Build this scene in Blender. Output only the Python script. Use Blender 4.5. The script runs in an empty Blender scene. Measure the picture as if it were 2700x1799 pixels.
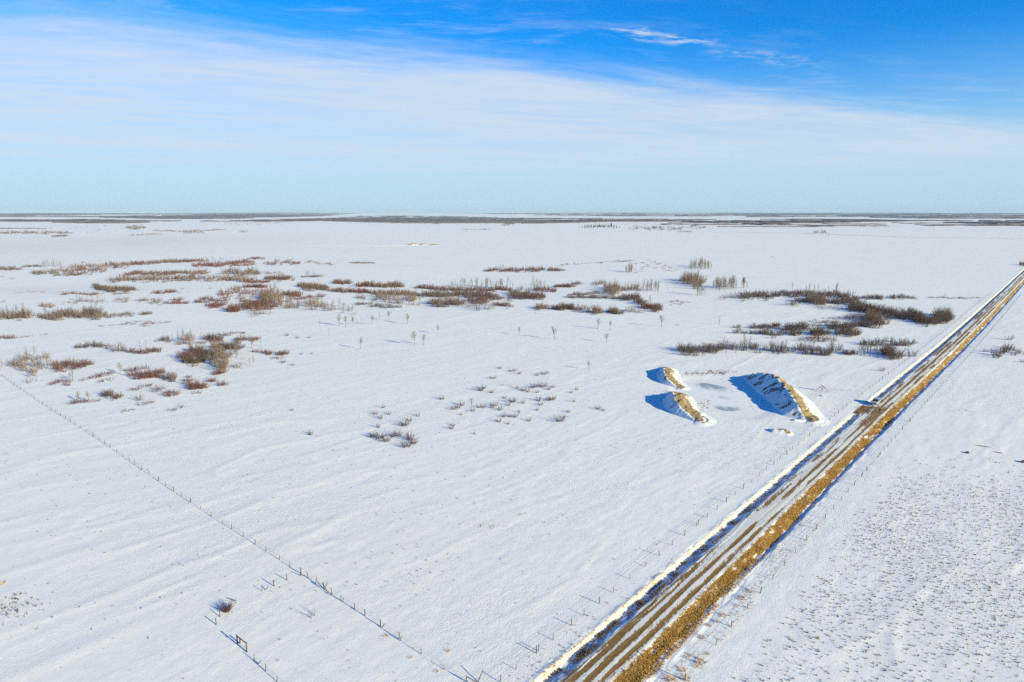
import bpy, math, random
import numpy as np
from mathutils import Vector, Matrix

RNG = random.Random(7)
NR = np.random.default_rng(11)
scene = bpy.context.scene
COL = scene.collection

# ------------------------------------------------------------------ camera
CAM_H = 68.0
HAZE = 3.4e-5
F_PX = 1711.0                      # focal length for a 2700 px wide frame
PITCH = math.radians(11.16)
cam_data = bpy.data.cameras.new("camera")
cam_data.sensor_width = 36.0
cam_data.lens = F_PX / 2700.0 * 36.0
cam_data.clip_start = 0.5
cam_data.clip_end = 120000.0
cam = bpy.data.objects.new("camera", cam_data)
cam.location = (0, 0, CAM_H)
cam.rotation_euler = (math.pi / 2 - PITCH, 0, 0)
COL.objects.link(cam)
scene.camera = cam

# ------------------------------------------------------------------ exposure
scene.view_settings.view_transform = 'Standard'
scene.view_settings.look = 'None'
scene.view_settings.gamma = 1.0
scene.view_settings.use_curve_mapping = False
scene.view_settings.exposure = 0.74
scene.render.engine = 'CYCLES'
scene.cycles.max_bounces = 6
scene.cycles.diffuse_bounces = 3
scene.cycles.volume_bounces = 0
scene.cycles.use_denoising = False

# ------------------------------------------------------------------ sun
SUN_EL = math.radians(18.0)
SUN_AZ = math.radians(129.0)       # clockwise from +Y; shadows fall towards azimuth -51
sun_data = bpy.data.lights.new("sun", 'SUN')
sun_data.energy = 5.0
sun_data.angle = math.radians(0.55)
sun_data.color = (1.0, 0.90, 0.52)
sun = bpy.data.objects.new("sun", sun_data)
sun_dir = Vector((math.sin(SUN_AZ) * math.cos(SUN_EL), math.cos(SUN_AZ) * math.cos(SUN_EL), math.sin(SUN_EL)))
sun.rotation_euler = sun_dir.to_track_quat('Z', 'Y').to_euler()
sun.location = (150, -120, 120)
COL.objects.link(sun)

# ------------------------------------------------------------------ node helper
class NT:
    def __init__(self, tree):
        self.t = tree; self.n = tree.nodes; self.l = tree.links
    def node(self, typ, **kw):
        nd = self.n.new(typ)
        for k, v in kw.items(): setattr(nd, k, v)
        return nd
    def put(self, sock, v):
        if hasattr(v, 'is_output') or isinstance(v, bpy.types.NodeSocket): self.l.new(v, sock)
        else: sock.default_value = v
    def math(self, op, a, b=None, c=None, clamp=False):
        nd = self.node('ShaderNodeMath', operation=op, use_clamp=clamp)
        self.put(nd.inputs[0], a)
        if b is not None: self.put(nd.inputs[1], b)
        if c is not None: self.put(nd.inputs[2], c)
        return nd.outputs[0]
    def step(self, v, lo, hi, a=0.0, b=1.0):
        nd = self.node('ShaderNodeMapRange', interpolation_type='SMOOTHSTEP')
        self.put(nd.inputs['Value'], v); self.put(nd.inputs['From Min'], lo); self.put(nd.inputs['From Max'], hi)
        nd.inputs['To Min'].default_value = a; nd.inputs['To Max'].default_value = b
        return nd.outputs[0]
    def mix(self, f, a, b):
        nd = self.node('ShaderNodeMix', data_type='RGBA')
        self.put(nd.inputs[0], f); self.put(nd.inputs[6], a); self.put(nd.inputs[7], b)
        return nd.outputs[2]
    def noise(self, vec, scale, detail=4.0, rough=0.55, dist=0.0):
        nd = self.node('ShaderNodeTexNoise')
        self.l.new(vec, nd.inputs['Vector'])
        nd.inputs['Scale'].default_value = scale; nd.inputs['Detail'].default_value = detail
        nd.inputs['Roughness'].default_value = rough; nd.inputs['Distortion'].default_value = dist
        return nd.outputs[0]
    def comb(self, x, y, z=0.0):
        nd = self.node('ShaderNodeCombineXYZ')
        self.put(nd.inputs[0], x); self.put(nd.inputs[1], y); self.put(nd.inputs[2], z)
        return nd.outputs[0]
    def mapping(self, vec, rot=0.0, scale=(1, 1, 1), loc=(0, 0, 0)):
        nd = self.node('ShaderNodeMapping')
        self.l.new(vec, nd.inputs['Vector'])
        nd.inputs['Rotation'].default_value = (0, 0, rot); nd.inputs['Scale'].default_value = scale
        nd.inputs['Location'].default_value = loc
        return nd.outputs[0]
    def attr(self, name):
        return self.node('ShaderNodeAttribute', attribute_name=name).outputs['Fac']

# ------------------------------------------------------------------ sky
world = bpy.data.worlds.new("World")
scene.world = world
world.use_nodes = True
w = NT(world.node_tree)
w.n.clear()
sky = w.node('ShaderNodeTexSky', sky_type='NISHITA')
sky.sun_disc = False
sky.sun_elevation = SUN_EL
sky.sun_rotation = SUN_AZ
sky.altitude = 700.0
sky.air_density = 1.0
sky.dust_density = 0.4
sky.ozone_density = 3.0
geo = w.node('ShaderNodeTexCoord')
sep = w.node('ShaderNodeSeparateXYZ'); w.l.new(geo.outputs['Generated'], sep.inputs[0])
dz = w.math('MAXIMUM', sep.outputs[2], 0.012)
px = w.math('DIVIDE', sep.outputs[0], dz)
py = w.math('DIVIDE', sep.outputs[1], dz)
sat = w.node('ShaderNodeHueSaturation')
w.l.new(sky.outputs[0], sat.inputs['Color'])
sat.inputs['Hue'].default_value = 0.5
sat.inputs['Saturation'].default_value = 1.25
sat.inputs['Value'].default_value = 1.25
deep = w.node('ShaderNodeMix', data_type='RGBA', blend_type='MULTIPLY')
deep.inputs[0].default_value = 1.0
w.l.new(sat.outputs[0], deep.inputs[6]); deep.inputs[7].default_value = (0.06, 0.69, 1.06, 1)
# cirrus sheet in the plane of the cloud layer: (px, py) are plane coordinates
PL = w.comb(px, py)
LA = math.atan2(0.53, 1.0)
ax = w.math('ADD', w.math('MULTIPLY', px, math.cos(LA)), w.math('MULTIPLY', py, math.sin(LA)))     # along the sheet
ac = w.math('SUBTRACT', w.math('MULTIPLY', py, math.cos(LA)), w.math('MULTIPLY', px, math.sin(LA)))  # across it
warp = w.noise(PL, 0.35, 3.0, 0.5)
ax2 = w.math('ADD', ax, w.math('MULTIPLY', warp, 2.0))
ac2 = w.math('ADD', ac, w.math('MULTIPLY', warp, 0.9))
fib = w.noise(w.comb(w.math('MULTIPLY', ax2, 0.45), w.math('MULTIPLY', ac2, 1.9)), 1.5, 9.0, 0.64, 0.0)
fib2 = w.noise(w.comb(w.math('MULTIPLY', ax2, 0.9), w.math('MULTIPLY', w.math('ADD', ac2, w.math('MULTIPLY', ax2, 0.35)), 1.9), 4.0), 1.7, 8.0, 0.66, 0.0)
broad = w.noise(w.comb(w.math('MULTIPLY', ax, 0.22), w.math('MULTIPLY', ac, 0.5), 9.0), 1.0, 4.0, 0.5)
edge = w.math('ADD', ac, w.math('ADD', w.math('MULTIPLY_ADD', fib, 1.1, -0.55), w.math('MULTIPLY_ADD', fib2, 0.5, -0.25)))
sheet = w.step(edge, 3.55, 5.0)
dens = w.math('MULTIPLY', sheet, w.math('MULTIPLY_ADD', w.step(w.math('ADD', w.math('MULTIPLY', broad, 0.45), w.math('MULTIPLY', w.math('ADD', fib, fib2), 0.30)), .36, .66), 0.42, 0.60), clamp=True)
# thin veil in front of the sheet and a few detached wisps
veil = w.math('MULTIPLY', w.step(edge, 2.2, 3.9), w.step(fib2, 0.46, 0.72))
veil = w.math('MULTIPLY', veil, 0.30)
def blob(cx, cy, r0, r1):
    d = w.math('SQRT', w.math('ADD', w.math('POWER', w.math('DIVIDE', w.math('SUBTRACT', ax, cx), r0), 2.0), w.math('POWER', w.math('DIVIDE', w.math('SUBTRACT', ac, cy), r1), 2.0)))
    return w.step(d, 1.0, 0.15)
def plane(pxx, pyy):
    u = (pxx - 1350) / F_PX; v = (899.5 - pyy) / F_PX
    c, s = math.cos(PITCH), math.sin(PITCH)
    d = (u, c + v * s, -s + v * c)
    X, Y = d[0] / d[2], d[1] / d[2]
    return X * math.cos(LA) + Y * math.sin(LA), Y * math.cos(LA) - X * math.sin(LA)
w1 = plane(1740, 97); w2 = plane(2020, 150); w3 = plane(1250, 90)
puff = w.noise(w.comb(w.math('MULTIPLY', ax, 1.0), w.math('MULTIPLY', ac, 1.6), 2.0), 5.5, 7.0, 0.6, 0.3)
wisp = w.math('MULTIPLY', blob(w1[0], w1[1], 0.66, 0.19), w.step(puff, 0.42, 0.66))
wispb = w.math('MULTIPLY', blob(w2[0], w2[1], 0.9, 0.22), w.step(puff, 0.40, 0.75))
wisp = w.math('MAXIMUM', w.math('MULTIPLY', wisp, 0.8), w.math('MULTIPLY', wispb, 0.5))
cov = w.math('MAXIMUM', w.math('MAXIMUM', dens, veil), wisp, clamp=True)
# the sheet thins out into clear pale air towards the horizon
fade = w.step(sep.outputs[2], 0.012, 0.10)
cov = w.math('MULTIPLY', cov, w.math('MULTIPLY_ADD', fade, 0.8, 0.2))
cov = w.math('MULTIPLY', cov, 0.93)
low = w.step(sep.outputs[2], 0.24, 0.0)
clear = w.mix(w.math('MULTIPLY', w.math('POWER', low, 1.0), 0.92), deep.outputs[2], (3.25, 4.5, 5.3, 1))
col = w.mix(cov, clear, (4.1, 4.75, 5.6, 1))
bg = w.node('ShaderNodeBackground'); bg.inputs['Strength'].default_value = 0.093
w.l.new(col, bg.inputs['Color'])
wo = w.node('ShaderNodeOutputWorld'); w.l.new(bg.outputs[0], wo.inputs[0])

# ------------------------------------------------------------------ geometry of the place
ROAD_AZ = math.atan(1524 / 1744)   # the road and the long fence stand at right angles (a survey grid)
CA, SA = math.cos(ROAD_AZ), math.sin(ROAD_AZ)
def uw2xy(u, w_): return u * SA + w_ * CA, u * CA - w_ * SA
def xy2uw(x, y): return x * SA + y * CA, x * CA - y * SA
cP, sP = math.cos(PITCH), math.sin(PITCH)
def gp(pxx, pyy, z=0.0):
    """ground point under a spot of the photograph (2700 px wide)"""
    u = (pxx - 1350) / F_PX; v = (pyy - 899.5) / F_PX
    d = (u, cP - v * sP, -sP - v * cP)
    t = (CAM_H - z) / -d[2]
    return d[0] * t, d[1] * t
def proj(x, y, z):
    dz_ = z - CAM_H; ww = y * cP - dz_ * sP; up = y * sP + dz_ * cP
    return 1350 + F_PX * x / ww, 899.5 - F_PX * up / ww

def hash2(ix, iy, seed):
    h = (ix.astype(np.int64) * 374761393 + iy.astype(np.int64) * 668265263 + seed * 974711) & 0xffffffff
    h = ((h ^ (h >> 13)) * 1274126177) & 0xffffffff
    h = (h ^ (h >> 16)) & 0xffffffff
    return h.astype(np.float64) / 4294967295.0
def vnoise(x, y, seed=0):
    x = np.asarray(x, float); y = np.asarray(y, float)
    ix = np.floor(x); iy = np.floor(y); fx = x - ix; fy = y - iy
    fx = fx * fx * fx * (fx * (fx * 6 - 15) + 10); fy = fy * fy * fy * (fy * (fy * 6 - 15) + 10)
    a = hash2(ix, iy, seed); b = hash2(ix + 1, iy, seed); c = hash2(ix, iy + 1, seed); d = hash2(ix + 1, iy + 1, seed)
    return (a + (b - a) * fx) * (1 - fy) + (c + (d - c) * fx) * fy
def fbm(x, y, seed=0, octv=4, gain=0.5):
    s = 0; a = 1.0; t = 0
    for k in range(octv):
        s = s + a * vnoise(x * 2 ** k + 17.3 * k, y * 2 ** k - 9.1 * k, seed + k); t += a; a *= gain
    return s / t
def sstep(x, a, b):
    t = np.clip((x - a) / (b - a), 0, 1); return t * t * (3 - 2 * t)

WIND = math.radians(44)            # drifts run towards this azimuth
def drift(x, y):
    a = x * math.sin(WIND) + y * math.cos(WIND); c = x * math.cos(WIND) - y * math.sin(WIND)
    D = np.hypot(x, y)
    wob = fbm(x * 0.03, y * 0.03, 5, 2) * 10
    n1 = fbm(a * 0.055 + wob * .2, (c + wob) * 0.19, 21, 4)
    n2 = fbm(a * 0.28, (c + wob * .4) * 0.85, 31, 3)
    rid = 1 - np.abs(2 * fbm(a * 0.024, (c + wob) * 0.085, 41, 3) - 1)
    z = (n1 - .5) * 0.09 + (n2 - .5) * 0.06 * sstep(D, 420, 200) + (np.clip(rid, .8, 1) - .8) * (0.20 + 0.26 * sstep(fbm(x * .011, y * .011, 51, 3), .5, .66))
    return z * sstep(D, 900, 350) * (0.55 + 0.45 * sstep(D, 60, 140))
def rolling(x, y):
    D = np.hypot(x, y)
    z = (fbm(x / 160, y / 160, 61, 3) - .5) * 1.2 * sstep(D, 150, 600) * sstep(D, 3500, 1500)
    az = np.arctan2(x, np.maximum(y, 1.0))
    hill = 30 + 55 * fbm(az * 6 + 3.1, D / 9000, 71, 4)
    z = z + hill * sstep(D, 9000, 24000)
    return z
def dugout(x, y): return sstep(np.hypot((x - 79) / 15, (y - 238) / 25), 1.25, 1.0)
def curve_off(u):
    return np.interp(u, [-40000, 250, 400, 600, 970, 1500, 40000], [0, 0, 1.5, 1.4, 0.2, 0.0, 0.0])
# profile across the road, from the left field to the right one
PW = np.array([-58, -54.6, -53.3, -53.02, -52.84, -52.64, -52.1, -51.0, -50.35, -50.0, -47.2, -44.5, -44.15, -43.0, -42.1, -41.6, -41.1, -40.85, -40.55, -40.2, -39, -34])
PZ = np.array([0.0, 0.0, 0.05, 0.0, -.22, -.49, -.53, -.22, 0.05, 0.12, 0.20, 0.16, 0.06, -.34, -.62, -.70, -.66, -.45, -.33, -.28, -.27, -.25])
def profile(u, w_):
    z = np.interp(w_, PW, PZ, left=0.0, right=-.25)
    # the field approach beside the vehicle fills the left ditch
    app = sstep(u, 238, 241) * sstep(u, 262, 258.5)
    z = z + app * (np.where((w_ < -50) & (w_ > -54), -z * 0.92 + .02, 0.0))
    # the lip of drifted snow on the right: deeper by the culvert, gone close by
    lip = 0.25 + 0.75 * sstep(u, 108, 135); deep = np.exp(-((u - 237) / 9.0) ** 2)
    floor = sstep(w_, -43.2, -42.1) * sstep(w_, -40.3, -41.0)
    z = z - floor * deep * 0.55 + sstep(w_, -42.6, -41.2) * sstep(w_, -40.2, -41.0) * (1 - lip) * 0.35
    nf = sstep(u, 128, 106) * sstep(w_, -43.6, -43.0) * sstep(w_, -39.0, -40.2)
    z = z * (1 - nf) + nf * np.interp(w_, [-43.6, -42.4, -41, -39], [-.2, -.30, -.27, -.26])
    lump = fbm(u * .35, w_ * .9, 83, 3) - .5
    verge = sstep(w_, -54.2, -53.2) * sstep(w_, -50.0, -50.6) + sstep(w_, -44.4, -43.8) * sstep(w_, -39.2, -40.4)
    z = z + lump * verge * 0.34
    rut = np.exp(-((w_ + 47.2) / .28) ** 2) + np.exp(-((w_ + 45.45) / .26) ** 2)
    z = z - rut * 0.035
    ridge = np.exp(-((w_ + 49.6 - .35 * np.sin(u * .21)) / .14) ** 2)
    z = z + ridge * 0.05
    return z
def gh(x, y):
    x = np.asarray(x, float); y = np.asarray(y, float)
    u, w_ = xy2uw(x, y)
    inside = sstep(w_, -58.5, -54.5) * sstep(w_, -35, -39.5)
    z = drift(x, y) * (1 - inside) + rolling(x, y)
    fl = dugout(x, y)                  # the dugout lies in a flat
    z = z * (1 - fl) - 0.28 * fl
    far = sstep(u, 4200, 3000)
    z = z + np.where(w_ > -58, profile(u, w_ - 0), 0.0) * far
    return z
def gz(x, y): return float(gh(np.array([x]), np.array([y]))[0])

# ------------------------------------------------------------------ object helpers
def mesh_np(name, V, F, mat=None, attrs=None, smooth=True):
    V = np.asarray(V, np.float32).reshape(-1, 3); F = np.asarray(F, np.int32)
    me = bpy.data.meshes.new(name)
    k = F.shape[1]
    me.vertices.add(len(V)); me.vertices.foreach_set('co', V.ravel())
    me.loops.add(F.size); me.loops.foreach_set('vertex_index', F.ravel())
    me.polygons.add(len(F)); me.polygons.foreach_set('loop_start', np.arange(0, F.size, k, dtype=np.int32))
    me.polygons.foreach_set('loop_total', np.full(len(F), k, np.int32))
    me.polygons.foreach_set('use_smooth', np.full(len(F), smooth))
    for an, av in (attrs or {}).items():
        a = me.attributes.new(an, 'FLOAT', 'POINT'); a.data.foreach_set('value', np.asarray(av, np.float32).ravel())
    if mat: me.materials.append(mat)
    me.update(); me.validate()
    return me
def link(name, me, loc=(0, 0, 0), parent=None, rot=(0, 0, 0), scale=(1, 1, 1)):
    o = bpy.data.objects.new(name, me); COL.objects.link(o)
    o.location = loc; o.rotation_euler = rot; o.scale = scale
    if parent: o.parent = parent
    return o
def tag(o, label, cat=None, group=None, kind=None):
    if label: o['label'] = label
    if cat: o['category'] = cat
    if group: o['group'] = group
    if kind: o['kind'] = kind
    return o

class MB:
    """collects shapes into one mesh"""
    def __init__(self): self.v = []; self.f = []; self.m = []
    def quad_ring(self, rings, cap=True, m=0):
        b = len(self.v); n = len(rings[0])
        for r in rings: self.v.extend(r)
        for i in range(len(rings) - 1):
            for j in range(n):
                a = b + i * n + j; c = b + i * n + (j + 1) % n
                self.f.append((a, c, c + n, a + n)); self.m.append(m)
        if cap:
            self.f.append(tuple(b + j for j in reversed(range(n)))); self.m.append(m)
            e = b + (len(rings) - 1) * n
            self.f.append(tuple(e + j for j in range(n))); self.m.append(m)
    def tube(self, pts, rads, n=6, m=0, cap=True):
        rings = []
        for i, p in enumerate(pts):
            p = Vector(p)
            d = (Vector(pts[min(i + 1, len(pts) - 1)]) - Vector(pts[max(i - 1, 0)])).normalized()
            a = d.cross(Vector((0.13, 0.97, 0.21)))
            if a.length < .1: a = d.cross(Vector((1, 0, 0)))
            a.normalize(); b = d.cross(a)
            rings.append([tuple(p + (a * math.cos(2 * math.pi * k / n) + b * math.sin(2 * math.pi * k / n)) * rads[i]) for k in range(n)])
        self.quad_ring(rings, cap, m)
    def box(self, c, s, m=0, rot=None, bevel=0.0):
        x, y, z = (q / 2 for q in s); b = bevel
        if b <= 0:
            base = [[(-x, -y, -z), (x, -y, -z), (x, y, -z), (-x, y, -z)], [(-x, -y, z), (x, -y, z), (x, y, z), (-x, y, z)]]
        else:
            def rr(zz, i): return [(-x + i + b, -y + i, zz), (x - i - b, -y + i, zz), (x - i, -y + i + b, zz), (x - i, y - i - b, zz), (x - i - b, y - i, zz), (-x + i + b, y - i, zz), (-x + i, y - i - b, zz), (-x + i, -y + i + b, zz)]
            base = [rr(-z, b), rr(-z + b, 0), rr(z - b, 0), rr(z, b)]
        R = rot or Matrix.Identity(3)
        self.quad_ring([[tuple(R @ Vector(p) + Vector(c)) for p in r] for r in base], True, m)
    def tri(self, a, b, c, m=0):
        k = len(self.v); self.v += [a, b, c]; self.f.append((k, k + 1, k + 2)); self.m.append(m)
    def mesh(self, name, mats, smooth=False):
        me = bpy.data.meshes.new(name)
        me.from_pydata([tuple(p) for p in self.v], [], self.f)
        for mm in (mats if isinstance(mats, (list, tuple)) else [mats]): me.materials.append(mm)
        me.polygons.foreach_set('material_index', self.m)
        me.polygons.foreach_set('use_smooth', [smooth] * len(self.f))
        me.update()
        return me

# ------------------------------------------------------------------ materials
def simple_mat(name, col, rough=0.8, vary=0.0, scale=3.0, metal=0.0, spec=0.3):
    m = bpy.data.materials.new(name); m.use_nodes = True
    t = NT(m.node_tree); b = t.n['Principled BSDF']
    b.inputs['Roughness'].default_value = rough; b.inputs['Metallic'].default_value = metal
    b.inputs['Specular IOR Level'].default_value = spec
    if vary > 0:
        tc = t.node('ShaderNodeTexCoord')
        n = t.noise(tc.outputs['Object'], scale, 3.0)
        info = t.node('ShaderNodeObjectInfo')
        f = t.math('ADD', t.math('MULTIPLY', n, 0.6), t.math('MULTIPLY', info.outputs['Random'], 0.4))
        lo = tuple(c * (1 - vary) for c in col) + (1,); hi = tuple(min(1, c * (1 + vary)) for c in col) + (1,)
        t.l.new(t.mix(f, lo, hi), b.inputs['Base Color'])
    else: b.inputs['Base Color'].default_value = (*col, 1)
    return m

def snow_material():
    """snow, with bare mud and dry grass showing where the mesh says so"""
    m = bpy.data.materials.new("snow_and_soil"); m.use_nodes = True
    t = NT(m.node_tree); b = t.n['Principled BSDF']
    tc = t.node('ShaderNodeTexCoord'); P = tc.outputs['Object']
    Pw = t.mapping(P, rot=WIND)        # y runs along the wind
    dirt, grass, weed, grime = t.attr('dirt'), t.attr('grass'), t.attr('weed'), t.attr('grime')
    # relief blown by the wind
    warp = t.noise(P, 0.25, 2.0)
    Pq = t.node('ShaderNodeVectorMath', operation='ADD'); t.l.new(Pw, Pq.inputs[0])
    cw = t.comb(t.math('MULTIPLY', warp, 2.0), 0.0); t.l.new(cw, Pq.inputs[1])
    s1 = t.noise(t.mapping(Pq.outputs[0], scale=(1.0, 0.62, 1.0)), 1.3, 6.0, 0.66)
    s2 = t.noise(t.mapping(Pq.outputs[0], scale=(1.0, 0.85, 1.0), loc=(3, 8, 0)), 3.2, 4.0, 0.75)
    s0 = t.noise(t.mapping(Pq.outputs[0], scale=(1.0, 0.22, 1.0), loc=(9, 1, 0)), 0.16, 4.0, 0.5)
    h = t.math('ADD', t.math('MULTIPLY', s1, 0.24), t.math('ADD', t.math('MULTIPLY', s2, 0.26), t.math('MULTIPLY', s0, 0.10)))
    bump = t.node('ShaderNodeBump'); t.l.new(t.math('MULTIPLY_ADD', t.step(t.noise(P, 0.018, 4.0, .6), .35, .65), .55, .22), bump.inputs['Strength']); bump.inputs['Distance'].default_value = 0.5
    t.l.new(h, bump.inputs['Height']); t.l.new(bump.outputs[0], b.inputs['Normal'])
    # colours
    tone = t.noise(P, 0.035, 3.0)
    crust = t.step(t.noise(t.mapping(Pq.outputs[0], scale=(1.0, 0.5, 1.0), loc=(1, 5, 0)), 0.8, 7.0, 0.74), .34, .66)
    snow = t.mix(t.math('ADD', t.math('MULTIPLY', tone, .5), t.math('MULTIPLY', crust, .5)), (0.735, 0.74, 0.745, 1), (0.88, 0.87, 0.845, 1))
    n1 = t.noise(P, 2.2, 5.0, 0.65)
    n2 = t.noise(P, 0.7, 3.0, 0.6)
    nn = t.math('ADD', t.math('MULTIPLY', n1, 0.65), t.math('MULTIPLY', n2, 0.35))
    mudc = t.mix(n2, (0.135, 0.075, 0.024, 1), (0.34, 0.20, 0.068, 1))
    grc = t.mix(n1, (0.18, 0.10, 0.024, 1), (0.48, 0.29, 0.085, 1))
    weedc = t.mix(n2, (0.16, 0.10, 0.06, 1), (0.33, 0.24, 0.13, 1))
    fw = t.step(t.math('ADD', weed, t.math('MULTIPLY_ADD', t.noise(t.mapping(P, rot=-math.radians(39), scale=(1.0, 0.20, 1.0)), 1.3, 5.0, 0.7), 1.1, -0.72)), 0.35, 0.65)
    fg = t.step(t.math('ADD', grass, t.math('MULTIPLY_ADD', nn, 1.5, -0.75)), 0.40, 0.60)
    nst = t.noise(t.mapping(P, rot=ROAD_AZ, scale=(1.0, 0.13, 1.0)), 2.6, 5.0, 0.7)
    fd = t.step(t.math('ADD', dirt, t.math('ADD', t.math('MULTIPLY_ADD', nn, 0.7, -0.35), t.math('MULTIPLY_ADD', nst, 1.3, -0.65))), 0.36, 0.64)
    dirty = t.mix(n1, (0.46, 0.385, 0.28, 1), (0.74, 0.69, 0.60, 1))
    snow = t.mix(t.math('MULTIPLY', grime, t.math('MULTIPLY_ADD', n2, 1.2, .2), clamp=True), snow, dirty)
    # single blades and leaf litter showing as pepper on the crust
    pep = t.math('MULTIPLY', t.step(t.noise(P, 2.4, 3.0, 0.75), .655, .72), t.step(t.noise(P, 0.05, 4.0, .6), .44, .62))
    snow = t.mix(t.math('MULTIPLY', pep, .55), snow, weedc)
    c = t.mix(t.math('MULTIPLY', fw, 0.85), snow, weedc)
    c = t.mix(fg, c, grc)
    c = t.mix(fd, c, mudc)
    t.l.new(c, b.inputs['Base Color'])
    b.inputs['Roughness'].default_value = 0.75
    b.inputs['Specular IOR Level'].default_value = 0.15
    return m
M_SNOW = snow_material()

def twig_mat(name, a, b_):
    m = bpy.data.materials.new(name); m.use_nodes = True
    t = NT(m.node_tree); bs = t.n['Principled BSDF']
    info = t.node('ShaderNodeObjectInfo'); tc = t.node('ShaderNodeNewGeometry')
    n = t.noise(tc.outputs['Position'], 0.23, 3.0)
    f = t.math('ADD', t.math('MULTIPLY', n, 0.75), t.math('MULTIPLY', info.outputs['Random'], 0.45))
    t.l.new(t.mix(t.math('SUBTRACT', f, 0.1, clamp=True), (*a, 1), (*b_, 1)), bs.inputs['Base Color'])
    bs.inputs['Roughness'].default_value = 0.9; bs.inputs['Specular IOR Level'].default_value = 0.1
    return m
M_RED = twig_mat('red_willow_bark', (0.085, 0.042, 0.036), (0.19, 0.095, 0.075))
M_DARK = twig_mat('dark_willow_bark', (0.06, 0.044, 0.038), (0.15, 0.105, 0.085))
M_DARKRED = twig_mat('dark_red_willow_bark', (0.055, 0.028, 0.028), (0.13, 0.06, 0.05))
M_TAN = twig_mat('tan_bark', (0.115, 0.083, 0.070), (0.26, 0.19, 0.15))
M_GREY = twig_mat('grey_bark', (0.11, 0.088, 0.08), (0.235, 0.19, 0.168))
M_ASPEN = twig_mat('aspen_bark', (0.11, 0.088, 0.065), (0.23, 0.185, 0.135))
M_POST = simple_mat('weathered_wood', (0.10, 0.075, 0.06), 0.9, 0.35, 6.0)
M_WIRE = simple_mat('rusty_wire', (0.16, 0.12, 0.10), 0.6, 0.2, 20.0, 0.6)
M_TUFT = twig_mat('dry_stubble', (0.14, 0.078, 0.042), (0.32, 0.19, 0.10))
M_GOLD = twig_mat('golden_grass', (0.29, 0.16, 0.036), (0.66, 0.42, 0.13))
M_AMBER = twig_mat('amber_grass', (0.44, 0.26, 0.11), (0.70, 0.50, 0.28))
M_BROWNGRASS = twig_mat('brown_grass', (0.10, 0.06, 0.03), (0.25, 0.15, 0.06))
M_CLOD = simple_mat('soil_clod', (0.16, 0.10, 0.06), 0.95, 0.35, 4.0)
M_SPRUCE = twig_mat('spruce_needles', (0.025, 0.05, 0.03), (0.06, 0.10, 0.05))

# ------------------------------------------------------------------ the ground: one tensor sheet in road coordinates
def growth(a0, a1, first, rate, cap=None):
    out = []; x = a0; s = first
    while x < a1:
        out.append(x); s = max(first, rate * x); x += s
    return out
def axis_u():
    neg = [-v for v in growth(45, 29000, 6.0, 0.16)][::-1]
    mid = list(np.arange(-40, 36, 3.0))
    pos = growth(36, 560, 0.42, 0.0062) + growth(560, 29000, 4.0, 0.022)
    return np.array(neg + mid + pos)
def axis_w():
    left = [-v for v in (growth(58.0, 460, 0.40, 0.0062) + growth(460, 29000, 4.0, 0.022))][::-1]
    cor = list(np.arange(-57.6, -54.5, .4)) + list(np.arange(-54.4, -39.2, .14)) + list(np.arange(-39.1, -35.9, .4))
    right = list(np.arange(-35.6, 14, .5)) + [14 + v for v in growth(1.0, 29000, 0.8, 0.05)]
    return np.array(left + cor + right)
AU, AW = axis_u(), axis_w()
U, W = np.meshgrid(AU, AW, indexing='ij')
bump_ = sstep(W, -75, -58) * sstep(W, -20, -35)
Wr = W + curve_off(U) * bump_
X, Y = uw2xy(U, Wr)
Z = None
def sheet_height(U, W, X, Y):
    inside = sstep(W, -58.5, -54.5) * sstep(W, -35, -39.5)
    z = drift(X, Y) * (1 - inside) + rolling(X, Y)
    fl = dugout(X, Y)
    z = z * (1 - fl) - 0.28 * fl
    return z + np.where(W > -58, profile(U, W), 0.0) * sstep(U, 4200, 3000)
Z = sheet_height(U, W, X, Y)

# what shows through the snow
D_ = np.hypot(X, Y)
def bell(v, a, b, s): return sstep(v, a - s, a + s) * sstep(v, b + s, b - s)
nU = fbm(U * .045, W * .25, 101, 3)
str1 = fbm(U * .10, W * 3.2, 111, 4)
str2 = fbm(U * .35, W * 7.0, 121, 3)
wob = (fbm(U * .05, W * 0 + 3.0, 131, 3) - .5) * .5
near = sstep(U, 150, 85)
r1 = np.exp(-((W + 47.2 + wob * .6) / (.50 + .16 * near)) ** 2)
r2 = np.exp(-((W + 45.45 + wob * .7) / (.44 + .18 * near)) ** 2)
on1 = sstep(fbm(U * .035, U * 0 + 1.7, 141, 3), .30, .44)
on2 = sstep(fbm(U * .05, U * 0 + 8.7, 151, 3), .36, .50)
midgap = 1 - .9 * bell(U, 137, 152, 5)
dirt = r1 * (.35 + .75 * np.maximum(on1, near)) * midgap + r2 * (.30 + .70 * np.maximum(on2, near))
left_patch = bell(W, -49.95, -48.35, .35) * (0.80 * near * sstep(str1, .25, .45) + .6 * sstep(nU, .48, .60))
dirt = np.maximum(dirt, left_patch)
dirt = dirt + (str1 - .5) * .9 * bell(W, -50.2, -44.3, .2) + (str2 - .55) * .7 * bell(W, -50.2, -44.3, .2)
appr = bell(U + (fbm(U * .3, W * .8, 195, 3) - .5) * 9, 240, 258, 1.6)
dirt = np.maximum(dirt, bell(W, -53.4, -48.6, .5) * appr * bell(U, 230, 254, 2) * (.40 + .55 * fbm(U * .6, W * 1.4, 197, 3)))
dirt = np.maximum(dirt, bell(W, -48.6, -45.0, .4) * bell(U, 226, 256, 4) * (.35 + .5 * str1))
farU = sstep(U, 260, 420)
dirt = dirt + .22 * bell(W, -50.0, -44.3, .3) * sstep(U, 215, 330) * (.5 + str1)
dirt = dirt * bell(W, -53.5, -44.1, .12) * sstep(U, 4000, 2800)
leftslope = bell(W, -52.45, -50.45, .25) * (1 - appr)
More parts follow.
